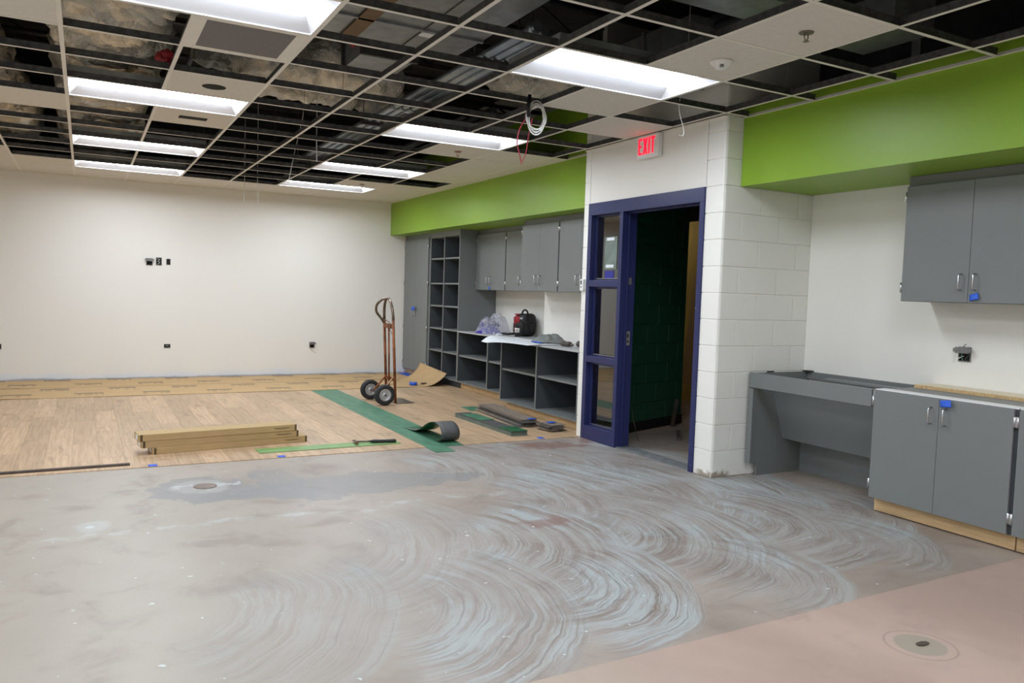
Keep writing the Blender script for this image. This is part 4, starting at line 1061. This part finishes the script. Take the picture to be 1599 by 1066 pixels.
G().rbox((.45, 4.42, .83), (.05, .03, .011), 3, 8, dis=.2, seed=4).build('paper_scrap', 'paper', label='small crumpled white scrap left of the bottle', cat='paper', loc=(.45, 4.42, .8185))
# white sheet hanging over the edge
def sheet(u, v):
    x = -.085 + .56 * u; y = 3.86 - 1.12 * v + .10 * u
    z = .8235 + .012 * math.sin(u * 5 + v * 3) * (1 - v) + max(0, .10 - x) * .08 * math.sin(v * 3.0) 
    if v < .12: z += .02 * (.12 - v) / .12 - .0
    e = max(0, .094 - x); z -= .28 * e * (1 - v) * e * 6 + .05 * e
    return Vector((x, y, max(z, .8235) if x > .09 else z + .004))
G().surf(lambda u, v: sheet(1 - u, v), 20, 30, .0012).build('paper_sheet', 'paper', label='large white sheet lapping over the edge of the shelf top', cat='paper', loc=(.2, 3.3, .82))
fn = blob_sheet('', '', '', (.40, 3.10), .19, .22, .075, 'cloth', 8.0, .834, .2)
G().surf(lambda u, v: fn(1 - u, 1 - v), 44, 16).build('cloth_heap', 'cloth', label='crumpled grey cloth heap on the shelf top near the door frame', cat='cloth', loc=(.40, 3.10, .834))
G().surf(lambda u, v: (.16 + .05 * u + .03 * v, 2.90 + .26 * v, .8335 + .008 * math.sin(3 * u)), 4, 6, .001).build('blue_rag', 'bluetape', label='blue cloth edge showing under the grey heap', cat='cloth')
t = thing('hand_tool', 'stubby brown-grey tool lying left of the other on the shelf top', 'tool', (.32, 2.62, .818))
G().rbox((.32, 2.62, .845), (.035, .085, .026), 4, 8, dis=.15, seed=2).build('body', 'tool', t); G().tube([(.31, 2.53, .845), (.30, 2.46, .842)], .012, 8).build('shank', 'worn', t)
t = thing('hand_tool', 'brown-grey tool with a flared end beside the block pier', 'tool', (.40, 2.46, .818))
G().rbox((.42, 2.40, .850), (.04, .075, .031), 3, 8, dis=.2, seed=5).build('body', 'tool', t); G().lathe([(.012, 0), (.03, .03), (.032, .06)], (.42, 2.47, .851), 'y', 12).build('flared_end', 'tool', t)

# ================================================================== ON THE FLOOR
PZ = .005
# protection paper along the back wall
def ram(label, y0, y1, xe, curl, z):
    def fn(u, v):
        y = y0 + (y1 - y0) * v; xm = xe + (.03 * v if curl else 0); x = -6.3 + (xm + 6.3) * u ** .55
        zz = z + .002 * abs(math.sin(x * 2.1 + v * 4)) + (.005 * max(0, math.sin(x * .9 + 1.0)) * (1 - v) ** 3)
        if curl:
            xs = -.02 - .02 * v; q = max(0, x - xs); rr = .45 - .06 * v
            if q > 0: a = q / rr; return Vector((xs + rr * math.sin(a), y, z + rr * (1 - math.cos(a))))
            zz = z + (zz - z) * min(1, (xs - x) / .3)
        return Vector((x, y, zz))
    return G().surf(fn, 90, 12, .0015).build('protection_paper', 'ram', label=label, cat='floor paper', loc=(-3, y0, z), group='brown floor protection paper')
ram('brown printed floor paper, front sheet with its right end curling up', 5.80, 6.78, .40, True, PZ + .003)
ram('brown printed floor paper, rear sheet against the back wall', 6.785, 7.63, .26, False, PZ + .003)
G().box(.28, .435, 6.55, 7.63, PZ + .0003, PZ + .0022).build('tape_piece', 'bluetape', label='blue tape strip on the floor along the tall cabinet plinth', cat='tape', group='blue tape pieces')
t = thing('tape_roll', 'roll of blue masking tape standing on the brown floor paper', 'tape roll', (-.09, 5.99, PZ + .0055))
G().lathe([(.034, 0), (.055, 0), (.055, .045), (.034, .045), (.034, 0)], (-.09, 5.99, PZ + .0055), n=28).build('tape', 'bluetape', t); G().lathe([(.031, 0), (.034, 0), (.034, .045), (.031, .045), (.031, 0)], (-.09, 5.99, PZ + .0055), n=28).build('core', 'card', t)
t = thing('utility_knife', 'small dark knife lying right of the blue tape roll', 'knife', (.07, 5.98, PZ + .009))
G().rbox((.07, 5.99, PZ + .026), (.05, .016, .011), 3, 8).build('grip', 'tool', t); G().box(-.02, .025, 5.982, 5.994, PZ + .022, PZ + .025).build('blade', 'chrome', t)

# hand truck
t = thing('hand_truck', 'rusty orange two-wheeled hand truck with black tyres standing on the plank floor', 'hand truck', (-1.0, 4.55, PZ))
ya, yb, xp = 4.39, 4.71, -.945
lean = -.05
def px(z): return xp + lean * z / 1.0
for y in (ya, yb): G().tube([(px(.0), y, PZ + .001), (px(.5), y, .5), (px(1.0), y, 1.0)], .0165, 12).build('side_post', 'rust', t)
P = []
for q in range(21):
    a = math.pi * q / 20; ym = (ya + yb) / 2; 
    z = 1.0 + .26 * math.sin(a) ** .9; y = ym - (yb - ya) / 2 * math.cos(a); P.append((px(1.0) - .02 * math.sin(a), y, z))
G().tube(P, .0165, 12).build('arch_handle', 'worn', t)
P = []
for q in range(15):
    a = math.pi * q / 14; P.append((px(.96) - .19 * math.sin(a), (ya + yb) / 2 + (yb - ya) / 2 * (.55 + .45 * -math.cos(a)) * .98, .96 + .27 * (q / 14 if q < 9 else (1 - (q - 9) / 10) * .64)))
G().tube(smooth([(px(.95), yb, .95), (px(.95) - .05, yb - .005, 1.02), (px(.95) - .12, yb - .02, 1.09), (px(.95) - .125, yb - .05, 1.18), (px(.95) - .07, (ya + yb) / 2 + .05, 1.25), (px(.95) - .02, (ya + yb) / 2, 1.258)]), .015, 10).build('grip_loop', 'worn', t)
G().tube([(px(.5), (ya + yb) / 2, .12), (px(.95), (ya + yb) / 2, .93)], .011, 10).build('centre_bar', 'rust', t)
G().box(px(.93) - .02, px(.93) + .01, ya + .005, yb - .005, .90, .955).build('cross_plate', 'rust', t, bevel=.004)
G().box(px(.3) - .01, px(.3) + .01, ya + .01, yb - .01, .27, .31).build('cross_plate', 'rust', t, bevel=.004)
G().tube([(px(.93) - .03, ya + .03, .90), (px(.93) - .03, ya + .05, .97), (px(.93) - .02, yb - .08, 1.0)], .006, 6).build('brace_rod', 'worn', t)
G().tube([(px(.8), ya + .01, .81), (px(.85), ya + .10, .86), (px(.88), ya + .16, .90)], .004, 6).build('chain', 'worn', t)
G().box(px(0) - .01, px(0) + .22, ya - .06, yb + .06, PZ + .0005, PZ + .006).build('nose_plate', 'worn', t)
G().tube([(-1.125, 4.25, .128), (-1.125, 4.84, .128)], .010, 10).build('axle', 'worn', t)
for y in (ya + .03, yb - .03): G().box(-.01, .01, -.004, .004, 0, 1).tube([(-1.115, y, .135), (px(.3), y, .31)], .012, 8).build('strut', 'rust', t) if False else G().tube([(-1.12, y, .135), (px(.3) - .01, y, .31)], .012, 8).build('strut', pm('strut_tan', (176, 140, 104), .5, .2, var=.2) if y < 4.5 else 'rust', t)
for y in (4.27, 4.80):
    wl_ = G().lathe([(.072, -.032), (.098, -.040), (.114, -.036), (.122, -.018), (.122, .018), (.114, .036), (.098, .040), (.072, .032), (.072, -.032)], (-1.125, y, .1275), 'y', 32).build('wheel', 'rubber', t)
    G().lathe([(.001, -.026), (.018, -.026), (.022, -.020), (.052, -.016), (.062, -.030), (.073, -.032), (.073, .032), (.062, .030), (.052, .016), (.02, .02), (.001, .022)], (-1.125, y, .1275), 'y', 28).build('hub', 'hub', wl_)
    G().lathe([(.009, -.034), (.009, -.025)], (-1.125, y, .1275), 'y', 12).build('axle_nut', 'black', wl_)

# loose green vinyl
t = thing('vinyl_roll', 'green-faced vinyl plank curled over itself with its dark back outward', 'vinyl plank', (-1.31, 2.2, PZ))
prof = [(2.78, .004), (2.70, .005), (2.60, .008), (2.50, .018), (2.42, .040), (2.34, .078), (2.26, .118), (2.18, .150), (2.10, .168), (2.02, .166), (1.95, .142), (1.915, .10), (1.915, .055), (1.945, .020), (2.00, .006), (2.06, .004)]
pp = [Vector((0, a, b)) for a, b in prof]; sm = []
for i in range(len(pp) - 1):
    for q in range(4): sm.append(pp[i].lerp(pp[i + 1], q / 4))
sm.append(pp[-1])
for _ in range(5): sm = [sm[0]] + [(sm[i - 1] + sm[i] * 2 + sm[i + 1]) / 4 for i in range(1, len(sm) - 1)] + [sm[-1]]
def rollfn(off):
    def fn(u, v):
        i = min(len(sm) - 1, int(round(u * (len(sm) - 1)))); a = sm[max(0, i - 1)]; b = sm[min(len(sm) - 1, i + 1)]; tn = (b - a).normalized(); nn = Vector((0, -tn.z, tn.y))
        if nn.z < 0 and i < 6: nn = -nn
        p = sm[i] + nn * off
        return Vector((-1.43 + .18 * v + .10 * (2.3 - p.y) * .35 , p.y, max(PZ + .001, PZ + p.z)))
    return fn
G().surf(rollfn(0.0), len(sm) - 1, 4, .0018).build('green_face', 'vdkgreen', t)
G().surf(rollfn(-.0022), len(sm) - 1, 4, .0018).build('dark_back', 'vback', t)
G().box(-.61, .61, -.09, .09, 0, .005).build('vinyl_plank', 'vgreen2', label='leaf green vinyl plank lying loose by the floor edge under the hammer', cat='vinyl plank', world=False, loc=None).matrix_world = Matrix.Translation((-2.37, 2.10, PZ + .0005)) @ Matrix.Rotation(R(1.2), 4, 'Z')
t = thing('hammer', 'steel claw hammer with black grip lying on the green plank', 'hammer', (-2.14, 2.13, PZ + .006), rz=R(-8))
G().tube([(0, 0, .018), (.17, -.005, .016)], [.008, .008], 10).build('shaft', 'worn', t, world=False)
G().tube([(.12, -.004, .016), (.15, -.005, .016), (.25, -.012, .016), (.34, -.016, .015), (.355, -.016, .015)], [.008, .015, .014, .017, .012], 12).build('grip', 'black', t, world=False)
G().tube([(0, -.07, .018), (0, -.055, .018), (0, -.05, .018), (0, -.02, .018), (0, .02, .018)], [.015, .015, .011, .011, .013], 12).tube([(0, .02, .018), (-.004, .05, .017), (-.014, .08, .012)], [.013, .009, .004], 8).build('head', 'worn', t, world=False)

# long flooring cartons
def carton(label, x, y, z, rz):
    t = thing('flooring_carton', label, 'carton', (x, y, z), rz, group='flooring cartons')
    G().box(0, 1.262, 0, .185, 0, .0545).build('carton_body', 'card', t, world=False, bevel=.003)
    G().box(1.06, 1.20, -.0006, 0, .028, .032).box(1.08, 1.17, -.0006, 0, .022, .0245).build('print', 'ink', t, world=False)
    g = G().box(.012, .030, -.0008, 0, .002, .0525).box(1.245, 1.2615, -.0008, 0, .002, .0525); g.build('edge_seam', 'ink', t, world=False)
    G().box(-.0008, 0, .04, .13, .008, .046).build('end_sticker', 'paper', t, world=False)
carton('long flat brown flooring carton, bottom of the stack of three', -3.755, 2.231, PZ + .0005, R(6.9))
carton('long flat brown flooring carton, middle of the stack of three', -3.835, 2.228, PZ + .0555, R(6.3))
carton('long flat brown flooring carton, topmost of the stack of three', -3.855, 2.222, PZ + .1105, R(6.0))

# stacks of vinyl planks by the shelves
rr = random.Random(11)
ORD = ['bottom', 'second', 'third', 'fourth', 'fifth', 'sixth', 'seventh', 'eighth', 'ninth']
def nth(i, n): return ORD[i] + (' of' if i == 0 else ' from the bottom of') if i < n - 1 else 'topmost of'
def vplank(label, L, W, c, rz, z, mats, group, th=.005):
    o = G().box(-W / 2, W / 2, -L / 2, L / 2, 0, th).build('vinyl_plank', mats, label=label, cat='vinyl plank', group=group, world=False)
    o.location = (c[0], c[1], z); o.rotation_euler = (0, 0, rz); return o
for i in range(8): vplank('grey-green edged vinyl plank, ' + nth(i, 8) + ' the neat low stack', 1.22, .18, (-.575 + rr.uniform(-.003, .003), 2.63 + rr.uniform(-.004, .004)), R(1.5 + rr.uniform(-.2, .2)), PZ + .0005 + i * .0056, 'vgreyg' if i < 7 else 'vback', 'low stack of vinyl planks')
vplank('pale green vinyl offcut on the far end of the low stack', .42, .17, (-.575, 2.90), R(1.5), PZ + .046, 'vgreen', 'offcuts on the low stack')
vplank('dark green vinyl offcut on the near end of the low stack', .26, .185, (-.57, 2.13), R(2), PZ + .046, 'vdkgreen', 'offcuts on the low stack')
for i in range(9): vplank('brown vinyl plank, ' + nth(i, 9) + ' the fanned stack', 1.16, .18, (-.20 + rr.uniform(-.022, .022) + .006 * i, 3.02 + rr.uniform(-.05, .05)), R(-3 + rr.uniform(-1.6, 1.6)), PZ + .0005 + i * .0078, ['vbrown' if i % 3 else 'vback'], 'fanned stack of vinyl planks', .0048)
vplank('green vinyl plank end showing at the far end of the fanned stack', .3, .18, (-.235, 3.72), R(-3), PZ + .0005, 'vgreen', 'offcuts by the fanned stack')
for i in range(8): vplank('short brown vinyl offcut, ' + nth(i, 8) + ' the small crooked pile', .22 + rr.uniform(-.02, .02), .17, (-.085 + rr.uniform(-.02, .02), 2.20 + rr.uniform(-.02, .02)), R(8 + rr.uniform(-10, 10)), PZ + .0005 + i * .0085, 'vbrown' if i % 3 else 'vback', 'small pile of vinyl offcuts', .006)
tape('blue tape scrap on top of the small pile of offcuts', [(-.12, 2.26, PZ + .074), (-.03, 2.27, PZ + .074), (-.03, 2.20, PZ + .073), (-.12, 2.19, PZ + .073)])
tape('blue tape scrap on top of the fanned vinyl planks', [(-.20, 2.52, PZ + .072), (-.10, 2.53, PZ + .072), (-.10, 2.47, PZ + .072), (-.20, 2.46, PZ + .072)])
def ftape(label, x, y): tape(label, [(x - .03, y + .035, PZ + .002), (x + .03, y + .035, PZ + .002), (x + .03, y - .03, PZ + .001), (x - .03, y - .03, PZ + .001)])
ftape('blue tape scrap on the floor edge below the cartons', -3.78, SEAM + .035); ftape('blue tape scrap on the floor edge below the green plank', -2.84, SEAM + .035); ftape('blue tape scrap on the floor edge near the small pile of offcuts', -.42, SEAM + .05)
o = G().box(-.55, .55, -.022, .022, 0, .012).build('trim_strip', 'darkwood', label='dark wooden strip lying at the left along the plank floor edge', cat='strip', world=False); o.location = (-4.48, 1.905, PZ + .0005); o.rotation_euler = (0, 0, R(1))
# floor cleanout covers
G().lathe([(.075, 0), (.075, .003), (.068, .004), (.066, .0025), (.001, .0025)], (-3.51, 1.085, .0003), n=32).build('cleanout_cover', 'drain', label='round brown cleanout cover set in the grey floor patch', cat='floor drain', loc=(-3.51, 1.085, 0))
G().rbox((-1.235, -2.575, .0035), (.035, .016, .003), 2.2, 8, dis=.3, seed=2).build('cleanout_plug', 'darkwood', label='small dark plug in the round patch of the pink concrete at the lower right', cat='floor drain', loc=(-1.235, -2.575, 0))

# ---- things in the hall
t = thing('hall_fill_light', 'added fill lamp in the hall, out of view, lighting the plywood', 'ceiling light', (2.3, 4.4, 2.9))  # unseen lamp added to brighten the plywood beyond the doorway
G().lathe([(.16, 0), (.16, -.03), (.15, -.035)], (2.3, 4.4, 2.8995), n=24).build('base', 'white', t); G().lathe([(.15, -.036), (.12, -.075), (.06, -.095), (.001, -.10)], (2.3, 4.4, 2.8995), n=24).build('bowl', emit('hall_fill_bowl', (255, 240, 214), 16.0), t)
t = thing('plywood_sheet', 'yellowish plywood sheet leaning in the hall beyond the doorway', 'plywood', (2.9, 3.7, 0))
g = G().prism([(0, 0), (.02, 0), (.32, 2.44), (.30, 2.44)], 'y', -.6, .6); o = g.build('panel', 'ply', t, world=False)
G().prism([(-.03, 0), (-.005, 0), (.17, 1.7), (.14, 1.7)], 'y', -.3, .02).build('offcut', 'chip', t, world=False)
G().box(-.06, -.03, -.5, .5, .0, .22).build('offcut', 'ply', t, world=False)
o = G().box(-.02, .02, -.22, .22, 0, .03).build('wood_scrap', 'darkwood', label='dark weathered wood scrap on the hall floor behind the door frame', cat='scrap', world=False); o.location = (.95, 1.48, .001); o.rotation_euler = (0, 0, R(-40))
o = G().box(-.012, .012, -.02, .02, 0, .30).build('wood_scrap', 'darkwood', label='dark wood scrap leaning at the corner of the green hall wall', cat='scrap', world=False); o.location = (1.30, 1.99, .001); o.rotation_euler = (R(6), R(4), 0)
G().tube([(.45, 1.60, .32), (.44, 1.56, .2), (.43, 1.45, .004)], .003, 6).build('loose_wire', 'worn', label='thin pale wire leaning just inside the doorway', cat='wire')
